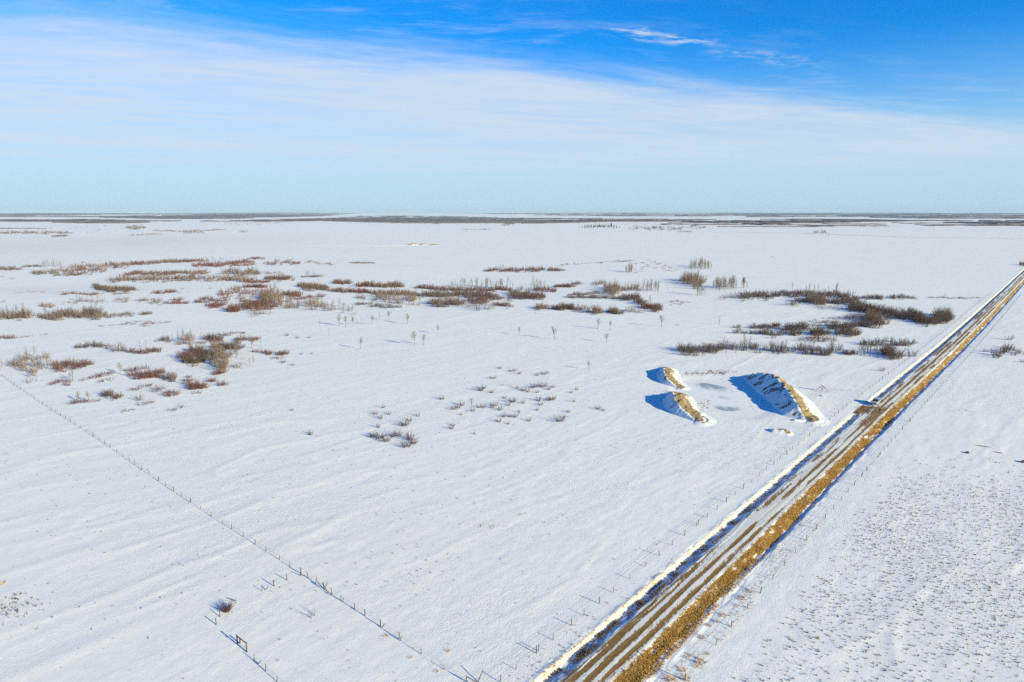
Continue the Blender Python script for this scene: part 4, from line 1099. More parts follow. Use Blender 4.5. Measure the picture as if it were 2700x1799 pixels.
sizes = []
for p in PL_:
    D = math.hypot(p[1], p[2]); p.append(p[3] / D)
byname = {}
for p in PL_: byname.setdefault(PLANTS[p[0]]['name'], []).append(p)
xyP = np.array([(p[1], p[2]) for p in PL_]); zP = gh(xyP[:, 0], xyP[:, 1])
for p, z in zip(PL_, zP): p.append(float(z))
proto_aspen = [aspen_geo(rg, nb=26, tw=9, wid=.27, r0=.019, crown0=.38) for _ in range(4)]
proto_dark = [aspen_geo(rg, nb=22, tw=6, wid=.30, r0=.020, crown0=.38, lean=.10) for _ in range(3)]
def aspen_parts(gs, mat):
    return [(tri_mesh('trunk', g[0], g[1], mat), tri_mesh('crown', g[2], g[3], mat)) for g in gs]
LONE = {'asp': aspen_parts(proto_aspen, M_ASPEN), 'aspd': aspen_parts(proto_dark, M_DARK), 'aspg': aspen_parts(proto_aspen[:3], M_GREY)}
rest = {}
CREST = []
for name, lst in byname.items():
    lst.sort(key=lambda p: -p[6])
    for i, p in enumerate(lst):
        kind, x, y, h, lab, grp, sz, z = p
        K = PLANTS[kind]; k = RNG.randrange(len(K['mesh']))
        wf = RNG.uniform(*K['wf']); rz = RNG.uniform(0, 6.283)
        if i < 300:
            lone = kind in LONE and ('lone' in lab or 'small' in lab or 'broad' in lab or 'crooked' in lab or 'upright' in lab or 'bent' in lab)
            if lone:
                tr, cr = RNG.choice(LONE[kind])
                o = bpy.data.objects.new(name, None); COL.objects.link(o); o.empty_display_size = .5
                link('trunk', tr, parent=o); link('crown', cr, parent=o)
            else:
                o = bpy.data.objects.new(name, K['mesh'][k]); COL.objects.link(o)
            o.location = (x, y, z); o.rotation_euler = (RNG.gauss(0, .03), RNG.gauss(0, .03), rz); o.scale = (h * wf, h * wf, h)
            tag(o, lab, K['cat'], grp)
        else:
            rest.setdefault((name, kind), []).append((k, x, y, z, h, wf, rz))
restV = {}
LITE = {'red': dict(stems=18, twigs=4, lean=.62, base=.38, r0=.019), 'dark': dict(stems=20, twigs=4, lean=.58, base=.38, r0=.019), 'tan': dict(stems=16, twigs=4, lean=.48, base=.34, r0=.018),
        'grey': dict(stems=11, twigs=4, lean=.65, base=.36, r0=.015), 'low': dict(stems=16, twigs=3, lean=.9, base=.55, r0=.024), 'lowd': dict(stems=16, twigs=3, lean=.9, base=.55, r0=.024), 'fan': dict(stems=20, twigs=4, lean=1.0, base=.22, r0=.015)}
for (name, kind), items in rest.items():
    if kind in LITE:
        q = dict(LITE[kind]); q.update(stems=max(8, int(q['stems'] * .58)), twigs=3, r0=q['r0'] * 1.6)
        geos = [shrub_geo(rg, **LITE[kind]) for _ in range(4)] + [shrub_geo(rg, **q) for _ in range(4)]
    else:
        geos = [joinVF(*(lambda g: ((g[0], g[1]), (g[2], g[3])))(aspen_geo(rg, nb=10, tw=3, wid=.2, r0=.019, crown0=.3))) for _ in range(8)]
    geos = [(np.array(g[0]), np.array([f if len(f) == 3 else f[:3] for f in g[1]])) for g in geos]
    for (k, x, y, z, h, wf, rz) in items:
        V, F = geos[k % 4 + (4 if math.hypot(x, y) > 560 else 0)]; c, s = math.cos(rz), math.sin(rz)
        Q = np.stack([(V[:, 0] * c - V[:, 1] * s) * h * wf + x, (V[:, 0] * s + V[:, 1] * c) * h * wf + y, V[:, 2] * h + z], -1)
        R_ = restV.setdefault((name, PLANTS[kind]['mat'].name), [[], [], 0])
        R_[0].append(Q); R_[1].append(F + R_[2]); R_[2] += len(Q)
lab_rest = {'willow_shrub': ('willow_scrub', 'bare willow scrub filling the distant thickets', 'scrub'), 'aspen_tree': ('aspen_grove', 'bare aspens filling the distant groves', 'trees')}
for name, (nm, lab, cat) in lab_rest.items():
    Vs = []; Fs = []; MI = []; mats = []; off = 0
    for (n2, mn), R_ in restV.items():
        if n2 != name: continue
        V = np.concatenate(R_[0]); F = np.concatenate(R_[1])
        Vs.append(V); Fs.append(F + off); MI.append(np.full(len(F), len(mats))); mats.append(bpy.data.materials[mn]); off += len(V)
    if not Vs: continue
    me = mesh_np(nm, np.concatenate(Vs), np.concatenate(Fs), None, smooth=False)
    for m in mats: me.materials.append(m)
    me.polygons.foreach_set('material_index', np.concatenate(MI).astype(np.int32))
    tag(link(nm, me), lab, cat, kind='stuff')
print('LONG', [p[4] for p in PL_ if len(p[4].split()) > 16])
print('PLANTS', {k: len(v) for k, v in byname.items()}, 'rest', {k: v[2] for k, v in restV.items()})

# spruces of the small far plantation
def spruce_geo(rg):
    V = []; F = []; Vt = []; Ft = []
    prism(Vt, Ft, np.array([0, 0, -.02]), np.array([0, 0, .9]), .018, .004)
    for i in range(9):
        t = i / 9; z = .10 + .86 * t; r = .20 * (1 - t) ** .85 + .012; n = 9
        k = len(V); V.append(np.array([0, 0, z + .13 * (1 - t * .5)]))
        for j in range(n):
            a = 2 * math.pi * (j + .5 * (i % 2)) / n + rg.gauss(0, .1); rr = r * rg.uniform(.7, 1.1)
            V.append(np.array([rr * math.cos(a), rr * math.sin(a), z - .04 * rg.random()]))
        for j in range(n):
            F.append((k, k + 1 + j, k + 1 + (j + 1) % n))
    return (tri_mesh('trunk', Vt, Ft, M_DARK), tri_mesh('crown', V, F, M_SPRUCE))
SPR = [spruce_geo(rg) for _ in range(3)]
spr = [(1526, 600, 9), (1535, 601, 12)] + [(1543 + 3.55 * i + RNG.uniform(-1, 1), 601 - RNG.uniform(0, 2.5), RNG.uniform(14, 21)) for i in range(22)] + [(1612, 598, 27), (1619, 601, 17), (1626, 602, 15), (1633, 602, 12)]
spr.sort()
for i, (a, b, h) in enumerate(spr):
    x, y = gp(a, b); tr, cr = SPR[i % 3]
    o = bpy.data.objects.new('spruce_tree', None); COL.objects.link(o)
    link('trunk', tr, parent=o); link('crown', cr, parent=o)
    o.location = (x, y, gz(x, y)); o.rotation_euler = (0, 0, RNG.uniform(0, 6)); o.scale = (h * 1.1, h * 1.1, h)
    lab = 'dark green spruce in the dense far plantation'
    if a < 1540: lab = ('leftmost' if i == 0 else 'second from left') + ' short spruce standing apart from the far plantation'
    if h == 27: lab = 'tallest dark spruce rising above the far plantation'
    tag(o, lab, 'tree', 'spruces of the far plantation')

# ------------------------------------------------------------------ grass and stubble (nobody could count it)
def tufts(name, label, cat, P, hs, ws, mat, blades=6, lean=.7, wid=.035):
    P = np.asarray(P); n = len(P)
    hs = np.broadcast_to(hs, n); ws = np.broadcast_to(ws, n)
    z = gh(P[:, 0], P[:, 1])
    V = np.zeros((n, blades, 3, 3)); A = NR.uniform(0, 2 * np.pi, (n, blades)); ln = NR.uniform(.1, 1, (n, blades)) * lean
    hh = hs[:, None] * NR.uniform(.6, 1.1, (n, blades))
    bx = P[:, 0, None] + np.cos(A) * ws[:, None] * .35 * NR.random((n, blades)); by = P[:, 1, None] + np.sin(A) * ws[:, None] * .35 * NR.random((n, blades))
    tx = bx + np.cos(A) * ln * hh; ty = by + np.sin(A) * ln * hh
    pa = A + NR.uniform(.8, 2.3, A.shape); w2 = hs[:, None] * wid / .3
    V[:, :, 0, 0] = bx - np.cos(pa) * w2; V[:, :, 0, 1] = by - np.sin(pa) * w2; V[:, :, 1, 0] = bx + np.cos(pa) * w2; V[:, :, 1, 1] = by + np.sin(pa) * w2
    V[:, :, 2, 0] = tx; V[:, :, 2, 1] = ty
    V[:, :, :2, 2] = (z - .03)[:, None, None]; V[:, :, 2, 2] = z[:, None] + hh
    F = np.arange(n * blades * 3).reshape(-1, 3)
    me = mesh_np(name, V.reshape(-1, 3), F, mat, smooth=False)
    return tag(link(name, me), label, cat, kind='stuff')
def in_poly(px_, py_, poly):
    inside = np.zeros(px_.shape, bool); j = len(poly) - 1
    for i in range(len(poly)):
        xi, yi = poly[i]; xj, yj = poly[j]
        c = ((yi > py_) != (yj > py_)) & (px_ < (xj - xi) * (py_ - yi) / (yj - yi + 1e-12) + xi)
        inside ^= c; j = i
    return inside
def photo_xy(P, z=0):
    w_ = P[:, 1] * cP + CAM_H * sP
    return 1350 + F_PX * P[:, 0] / w_, 899.5 + F_PX * (CAM_H * cP - P[:, 1] * sP) / w_
# stubble clumps in the right field: jittered planting rows
g = np.stack(np.meshgrid(np.arange(10, 175, .84), np.arange(50, 175, .82)), -1).reshape(-1, 2) + NR.uniform(-.42, .42, (len(np.arange(10, 175, .84)) * len(np.arange(50, 175, .82)), 2))
qx, qy = photo_xy(g)
u_, w_ = xy2uw(g[:, 0], g[:, 1])
den = sstep(w_, -33, -26) * sstep(qy, 1180, 1380) * (.55 + .45 * sstep(fbm(g[:, 0] * .06, g[:, 1] * .06, 401, 3), .30, .50))
keep = NR.random(len(g)) < den * .85
hs = NR.uniform(.10, .36, keep.sum())
tufts('stubble_clumps', 'brown stubble clumps standing through the snow in the right field', 'stubble', g[keep], hs, hs * 1.2, M_TUFT, 7, .9, .05)
# weeds of the left pasture
n = 60000
g = np.stack([NR.uniform(-170, 110, n), NR.uniform(70, 330, n)], -1)
u_, w_ = xy2uw(g[:, 0], g[:, 1]); qx, qy = photo_xy(g)
den = .03 + .35 * np.clip(fbm(g[:, 0] * .05, g[:, 1] * .05, 411, 3) - .56, 0, 1)
def pd(cx, cy, rx, ry, a): return a * np.exp(-(((qx - cx) / rx) ** 2 + ((qy - cy) / ry) ** 2))
den += pd(20, 1600, 75, 38, 1.6) + pd(150, 1420, 130, 60, .10) + pd(1250, 1510, 170, 60, .07) + pd(1500, 1165, 200, 25, .10) + pd(1740, 1190, 120, 60, .10) + pd(850, 1680, 40, 30, .35) + pd(550, 1440, 30, 20, .3) + pd(480, 1490, 30, 12, .3) + pd(550, 1545, 40, 20, .2)
den += .5 * sstep(w_, -57.8, -56) * sstep(w_, -53.0, -54) * sstep(u_, 125, 70)
keep = (NR.random(n) < den) & (w_ < -53.2)
hs = NR.uniform(.10, .34, keep.sum()) * (1 + .9 * np.exp(-(((qx[keep] - 20) / 110) ** 2 + ((qy[keep] - 1600) / 60) ** 2)))
tufts('pasture_weeds', 'thin brown weeds poking through the pasture snow', 'weeds', g[keep], hs, hs * 1.4, M_BROWNGRASS, 5, 1.1, .045)
# grass on the embankment, the ditch edge and the road shoulder
def strip(n, u0, u1, w0, w1): 
    u = u0 + (u1 - u0) * NR.random(n) ** 1.5; w = NR.uniform(w0, w1, n); x, y = uw2xy(u, w); return u, w, np.stack([x, y], -1)
u_, w_, P = strip(52000, 50, 330, -44.4, -40.6)
nz = fbm(u_ * .25, w_ * 1.2, 171, 3)
wg = w_ + (fbm(u_ * .22, w_ * .35, 173, 4, .6) - .5) * 1.5
keep = NR.random(len(u_)) < np.where((wg < -41.75) & (wg > -44.4), .85, .42 * sstep(u_, 135, 95) + .06) * sstep(w_, -44.5, -44.0) * sstep(nz, .24, .42)
tufts('embankment_grass', 'dry golden grass covering the sunlit road embankment', 'grass', P[keep], NR.uniform(.14, .34, keep.sum()), .25, M_GOLD, 4, .9, .05)
u_, w_, P = strip(16000, 50, 330, -53.8, -52.6)
keep = NR.random(len(u_)) < .30 * np.exp(-((w_ + 53.05) / .22) ** 2) * (.35 + sstep(u_, 160, 80)) * sstep(fbm(u_ * .3, w_, 421, 3), .3, .5)
tufts('ditch_edge_grass', 'pale dry grass along the sunlit lip of the left ditch', 'grass', P[keep], NR.uniform(.12, .28, keep.sum()), .25, M_AMBER, 4, .9, .05)
u_, w_, P = strip(22000, 50, 330, -52.4, -50.4)
keep = NR.random(len(u_)) < .55 * sstep(fbm(u_ * .5, w_ * 1.2, 431, 3), .42, .62) * (.4 + .6 * sstep(u_, 170, 90))
tufts('ditch_weeds', 'dark withered weeds in the shaded left ditch', 'weeds', P[keep], NR.uniform(.15, .4, keep.sum()), .3, M_BROWNGRASS, 5, .8, .05)
u_, w_, P = strip(6000, 50, 150, -40.2, -35.8)
keep = NR.random(len(u_)) < .22 * sstep(fbm(u_ * .2, w_ * .5, 441, 3), .42, .6)
tufts('roadside_weeds', 'thin straw coloured weeds between embankment and right fence', 'weeds', P[keep], NR.uniform(.1, .3, keep.sum()), .3, M_AMBER, 5, .9, .05)
# the single amber clumps beside the right fence
def clump_mesh(seed, h=.55):
    r_ = random.Random(seed); V = []; F = []
    for i in range(46):
        a = r_.uniform(0, 6.28); br = .35 * math.sqrt(r_.random()); l = r_.uniform(.2, 1.0)
        p = np.array([br * math.cos(a), br * math.sin(a), -.03]); q = p + np.array([math.cos(a) * l * .5, math.sin(a) * l * .5, h * r_.uniform(.5, 1.0)])
        prism(V, F, p, q, .022, 0)
    return tri_mesh('grass_clump', V, F, M_AMBER)
CL = [clump_mesh(i) for i in range(4)]
for cx, cy, s in [(1977, 1560, 1.3), (1957, 1579, 1.5), (1907, 1623, 1.4), (1868, 1650, 1.0), (1850, 1681, 1.3), (1890, 1640, .9), (1815, 1730, 1.1), (1851, 1747, 1.6), (1867, 1725, .8), (1800, 1766, 1.2), (1765, 1790, 1.5), (1836, 1757, .9), (1812, 1789, 1.3), (1825, 1660, .8), (1942, 1600, .8)]:
    x, y = gp(cx, cy, -.25)
    o = link('grass_clump', RNG.choice(CL), (x, y, gz(x, y)), rot=(0, 0, RNG.uniform(0, 6)), scale=(s * 1.05, s * 1.05, s * .85))
    tag(o, 'amber dry grass clump beside the right road fence', 'grass clump', 'amber grass clumps by the right fence')
for cx, cy, s, lab in [(1018, 1678, 1.1, 'amber grass clump beside the long fence posts'), (1182, 1717, 1.1, 'pale amber grass clump alone right of the long fence'), (1083, 1735, .9, 'small amber grass clump left of the long fence end'), (1152, 1772, .9, 'small brown grass clump near the fence corner'), (6, 1540, 1.8, 'bright orange grass clump at the left picture edge')]:
    x, y = gp(cx, cy); o = link('grass_clump', RNG.choice(CL), (x, y, gz(x, y)), rot=(0, 0, RNG.uniform(0, 6)), scale=(s * .8, s * .8, s * .6)); tag(o, lab, 'grass clump')
# loose clods scattered round the dugout
g = []
for cx, cy, rx, ry, n in [(1850, 985, 55, 5, 90), (1890, 980, 45, 6, 60), (1858, 1068, 16, 14, 22), (2020, 1005, 40, 4, 14), (1900, 984, 20, 2, 30)]:
    for _ in range(n): g.append(gp(cx + RNG.gauss(0, rx * .6), cy + RNG.gauss(0, ry * .6)))
mb = MB()
for x, y in g:
    r = RNG.uniform(.10, .30); z = gz(x, y)
    n = 6; ring = lambda rr, zz: [(x + rr * math.cos(2 * math.pi * k / n) * RNG.uniform(.7, 1.2) * 1.5, y + rr * math.sin(2 * math.pi * k / n) * RNG.uniform(.7, 1.2), zz) for k in range(n)]
    mb.quad_ring([ring(r, z - .1), ring(r * .9, z + r * .3), ring(r * .35, z + r * .7)])
tag(link('soil_clods', mb.mesh('soil_clods', M_CLOD)), 'dark soil clods scattered on the snow round the pond', 'clods', kind='stuff')

# ------------------------------------------------------------------ fences
def post_mesh(h, r, seed):
    r_ = random.Random(seed); mb = MB()
    a = r_.gauss(0, .03)
    mb.tube([(0, 0, -.35), (a * .3, 0, h * .5), (a, r_.gauss(0, .02), h - .03), (a, 0, h)], [r * 1.08, r, r * .95, r * .7], 7)
    return mb.mesh('fence_post', M_POST)
POSTS = [post_mesh(1.22, .064, 1), post_mesh(1.10, .052, 2), post_mesh(1.32, .08, 3), post_mesh(.92, .048, 4)]
def fence(label, pts, tall=(), leaners=(), wires=True, frm=0, braces=()):
    """pts: (x, y) of the posts in order"""
    root = bpy.data.objects.new('wire_fence', None); COL.objects.link(root)
    x0, y0 = pts[0]; root.location = (x0, y0, gz(x0, y0)); tag(root, label, 'fence')
    zs = gh(np.array([p[0] for p in pts]), np.array([p[1] for p in pts])); z0 = gz(x0, y0)
    for i, (x, y) in enumerate(pts):
        me = POSTS[2] if i in tall else POSTS[(i * 7 + 3) % 10 % 4 if i % 3 else 1]
        o = link('fence_post', me, (x - x0, y - y0, zs[i] - z0), root, (RNG.gauss(0, .05), RNG.gauss(0, .05), RNG.uniform(0, 6)))
    for (x, y, rx, ry, s) in leaners:
        o = link('leaning_post', POSTS[0], (x - x0, y - y0, gz(x, y) - z0), root, (rx, ry, 0), (1, 1, s))
    for (a, b, za, zb, r) in braces:
        mb = MB(); mb.tube([(a[0] - x0, a[1] - y0, gz(*a) - z0 + za), (b[0] - x0, b[1] - y0, gz(*b) - z0 + zb)], [r, r], 6); link('brace_rail', mb.mesh('brace_rail', M_POST), parent=root)
    if wires:
        for hgt in (.35, .62, .88, 1.05):
            mb = MB(); P = [(p[0] - x0, p[1] - y0, zs[i] - z0 + hgt) for i, p in enumerate(pts)]
            mb.tube(P, [.006] * len(P), 3, cap=False); link('wire', mb.mesh('wire', M_WIRE), parent=root)
    return root
W1 = [-223.8, -218.4, -213.4, -208.9, -203.6, -198.3, -193.3, -189.1, -183.9, -178.9, -172.4, -167.7, -162.9, -158.4, -153.2, -147.7, -142.6, -136.9, -132.8, -127.7, -122.7, -118.4, -113.1, -109.3, -105.3, -103.0, -100.2, -97.6, -95.2, -92.1, -88.0, -85.1, -80.7, -75.8, -70.3, -65.0]
W0 = list(np.arange(-560, -226, 5.15))
P1 = [uw2xy(58.7 + .25 * math.sin(w_ * .05), w_) for w_ in W0 + W1] + [uw2xy(59.1, -60.5)]
cp = lambda u, w_: uw2xy(u, w_)
fence('long wire fence running diagonally across the left pasture snow', P1, tall=[len(W0) + i for i in (0, 10, 24, 26, 27, 31, 33)],
      leaners=[(*cp(58.5, -104.7), .5, .1, 1), (*cp(58.8, -97.2), -.55, .35, 1.1), (*cp(58.8, -91.5), .35, .3, 1), (*cp(58.7, -80.2), .15, .5, .9), (*cp(58.7, -75.3), .3, .2, .9), (*cp(58.6, -94.7), .5, .4, .8)],
      braces=[(cp(58.4, -105.0), cp(58.4, -103.0), .15, .75, .05), (cp(58.7, -97.6), cp(58.6, -95.6), 1.2, .1, .06)])
U2 = [59.3, 62.3, 65.9, 70.8, 75.1, 80.1, 83.8, 88.5, 93.0, 98.9, 104.8, 110.2, 115.7, 121.3, 127.0, 132.5] + list(np.arange(137.8, 700, 5.2))
fence('wire fence along the left side of the dirt road', [uw2xy(u, -56.75 + curve_off(u) * .8) for u in U2], tall=(0, 3, 13, 35), leaners=[(*cp(60.2, -59.3), -.35, .45, 1.5), (*cp(71.4, -56.9), .05, .1, 1), (*cp(127.8, -56.8), .0, .1, 1)],
      braces=[(cp(59.3, -56.75), cp(59.1, -60.5), 1.0, .9, .06)])
U3 = [70.2, 75.4, 80.9, 85.7, 91.6, 97.8, 104.7, 110.9, 117.0, 123.5, 130.0, 137.0, 143.6, 150.1, 156.7, 162.8, 169.0, 174.9, 182.1, 187.3, 192.7, 199.1, 200.7, 202.7, 207.3, 211.8, 216.7, 221.3, 226.6, 232.5, 239.1] + list(np.arange(243.8, 700, 5.0))
fence('wire fence along the right side of the dirt road', [uw2xy(u, -36.5 + curve_off(u) * .8) for u in U3], tall=(2, 12, 18, 22), leaners=[(*cp(243.0, -36.4), .3, .1, 1), (*cp(244.5, -36.6), -.25, .1, 1)])
fence('short wire fence starting at the wooden H brace in the foreground', [uw2xy(40.7, w_) for w_ in (-88.5, -85.0, -81.7, -77.0, -72.0, -67.0, -62.0, -57.2)], leaners=[(*cp(40.8, -87.5), .3, .6, .8)])
fence('broken line of old posts joining the two left fences', [cp(41.0, -101.9), cp(42.4, -103.6), cp(46.1, -105.4), cp(51.0, -105.4), cp(53.3, -105.3), cp(55.9, -105.2)], wires=False, tall=(0, 4, 5), leaners=[(*cp(51.6, -105.4), .1, .7, .9), (*cp(46.4, -106.2), .3, -.9, .8)])
# the H brace: two stout posts, a top rail and a thin diagonal
hb = bpy.data.objects.new('fence_brace', None); COL.objects.link(hb)
a, b = cp(40.9, -94.3), cp(41.0, -91.4); hb.location = (*a, gz(*a)); tag(hb, 'wooden H brace of two posts and a top rail on snow', 'fence brace')
dx, dy = b[0] - a[0], b[1] - a[1]
for q in ((0, 0), (dx, dy), (.35, .2)):
    mb = MB(); hh = 1.75 if q[0] != .35 else 1.1; mb.tube([(q[0], q[1], -.4), (q[0], q[1], hh - .04), (q[0], q[1], hh)], [.11, .10, .07], 8); link('post', mb.mesh('post', M_POST), parent=hb)
mb = MB(); mb.tube([(-dx * .04, -dy * .04, 1.55), (dx * 1.04, dy * 1.04, 1.55)], [.085, .085], 8); link('top_rail', mb.mesh('top_rail', M_POST), parent=hb)
mb = MB(); mb.tube([(dx * .1, dy * .1, .1), (dx * .95, dy * .95, .75)], [.02, .02], 5); link('diagonal_wire', mb.mesh('diagonal_wire', M_WIRE), parent=hb)

# the pole pyramid beside the road
tx, ty = gp(2167, 1031); tr_ = bpy.data.objects.new('pole_pyramid', None); COL.objects.link(tr_)
tr_.location = (tx, ty, gz(tx, ty)); tag(tr_, 'wooden pole pyramid with snowy tip beside the largest mound', 'pole frame')
for k in range(4):
    a = math.pi / 4 + k * math.pi / 2 + .3
    mb = MB(); mb.tube([(2.3 * math.cos(a), 2.3 * math.sin(a), -.1), (-.15 * math.cos(a), -.15 * math.sin(a), 2.65)], [.09, .07], 7); link('leg', mb.mesh('leg', M_POST), parent=tr_)
for k in range(4):
    a = math.pi / 4 + k * math.pi / 2 + .3; b = a + math.pi / 2; f = .50
    mb = MB(); mb.tube([(2.3 * f * math.cos(a), 2.3 * f * math.sin(a), 1.28), (2.3 * f * math.cos(b), 2.3 * f * math.sin(b), 1.28)], [.05, .05], 6); link('crossbar', mb.mesh('crossbar', M_POST), parent=tr_)
mb = MB(); ring = lambda r, z: [(r * math.cos(2 * math.pi * k / 10), r * math.sin(2 * math.pi * k / 10), z) for k in range(10)]
mb.quad_ring([ring(.34, 2.42), ring(.40, 2.55), ring(.30, 2.74), ring(.10, 2.84)])
link('snow_cap', mb.mesh('snow_cap', simple_mat('clean_snow', (.85, .86, .87), .7), True), parent=tr_)
# low dark lumps
def lump(name, px_, py_, sx, sy, h, label, cat, mat, rz=0.0):
    x, y = gp(px_, py_); mb = MB(); r_ = random.Random(int(px_))
    n = 10; J = [r_.uniform(.75, 1.2) for _ in range(n)]
    ring = lambda f, z: [(sx * f * J[k] * math.cos(2 * math.pi * k / n), sy * f * J[(k + 3) % n] * math.sin(2 * math.pi * k / n), z + r_.uniform(-.04, .04)) for k in range(n)]
    mb.quad_ring([ring(1, -.15), ring(.95, h * .4), ring(.7, h * .85), ring(.3, h)])
    tag(link(name, mb.mesh(name, mat), (x, y, gz(x, y)), rot=(0, 0, rz)), label, cat)
M_ROCK = simple_mat('dark_stone', (.055, .05, .05), .9, .4, 3.0)
lump('boulder', 2551, 1193, .75, .42, .5, 'dark boulder alone on the snow of the right field', 'rock', M_ROCK, .6)
lump('boulder', 2699, 1217, 1.1, .55, .6, 'dark boulder cut by the right picture edge', 'rock', M_ROCK, .2)
lump('fallen_log', 2590, 1175, 2.2, .14, .16, 'long dark log lying on the right field', 'log', M_POST, -.55)
lump('fallen_log', 2632, 1192, 1.3, .14, .15, 'shorter dark log right of the boulder', 'log', M_POST, -.5)
lump('soil_lump', 2164, 1045, .6, .4, .35, 'small dark soil lump below the pole pyramid', 'soil lump', M_CLOD)

# ------------------------------------------------------------------ far farm buildings
M_WALLW = simple_mat('white_siding', (.75, .76, .77), .6, .1, .3)
M_WALLR = simple_mat('dull_barn_siding', (.34, .28, .26), .8, .2, .3)
M_ROOFS = simple_mat('snowy_roof', (.80, .81, .83), .7)
M_GLASS = simple_mat('dark_window', (.03, .035, .04), .2)
def farm(px_, py_, L, B, H, label, mat, rz):
    x, y = gp(px_, py_); o = bpy.data.objects.new('farm_building', None); COL.objects.link(o); o.location = (x, y, gz(x, y)); o.rotation_euler = (0, 0, rz); tag(o, label, 'farm building')
    mb = MB(); mb.box((0, 0, H / 2 - .5), (L, B, H + 1)); wl = link('wall', mb.mesh('wall', mat), parent=o)
    mb = MB(); ov = .6
    a = [(-L / 2 - ov, -B / 2 - ov, H), (-L / 2 - ov, B / 2 + ov, H), (-L / 2 - ov, .15, H + B * .36), (-L / 2 - ov, -.15, H + B * .36)]
    mb.quad_ring([a, [(L / 2 + ov, p[1], p[2]) for p in a]]); link('roof', mb.mesh('roof', M_ROOFS), parent=o)
    mb = MB(); mb.box((L * .15, -B / 2 - .05, 1.8), (3.4, .14, 3.6)); link('door', mb.mesh('door', M_POST), parent=o)
    for k in (-.32, -.12, .38):
        mb = MB(); mb.box((L * k, -B / 2 - .05, H * .55), (1.6, .12, 1.4)); link('window', mb.mesh('window', M_GLASS), parent=o)
farm(247, 573, 40, 16, 8, 'white far farm building among trees at upper left', M_WALLW, .1)
farm(290, 573, 30, 14, 7, 'second white far farm building right of the first', M_WALLW, -.2)
farm(2200, 570.5, 42, 18, 9, 'white far farm building on the right horizon', M_WALLW, .15)
farm(2560, 573, 34, 16, 8, 'dull far barn near the right end of the horizon', M_WALLR, -.1)

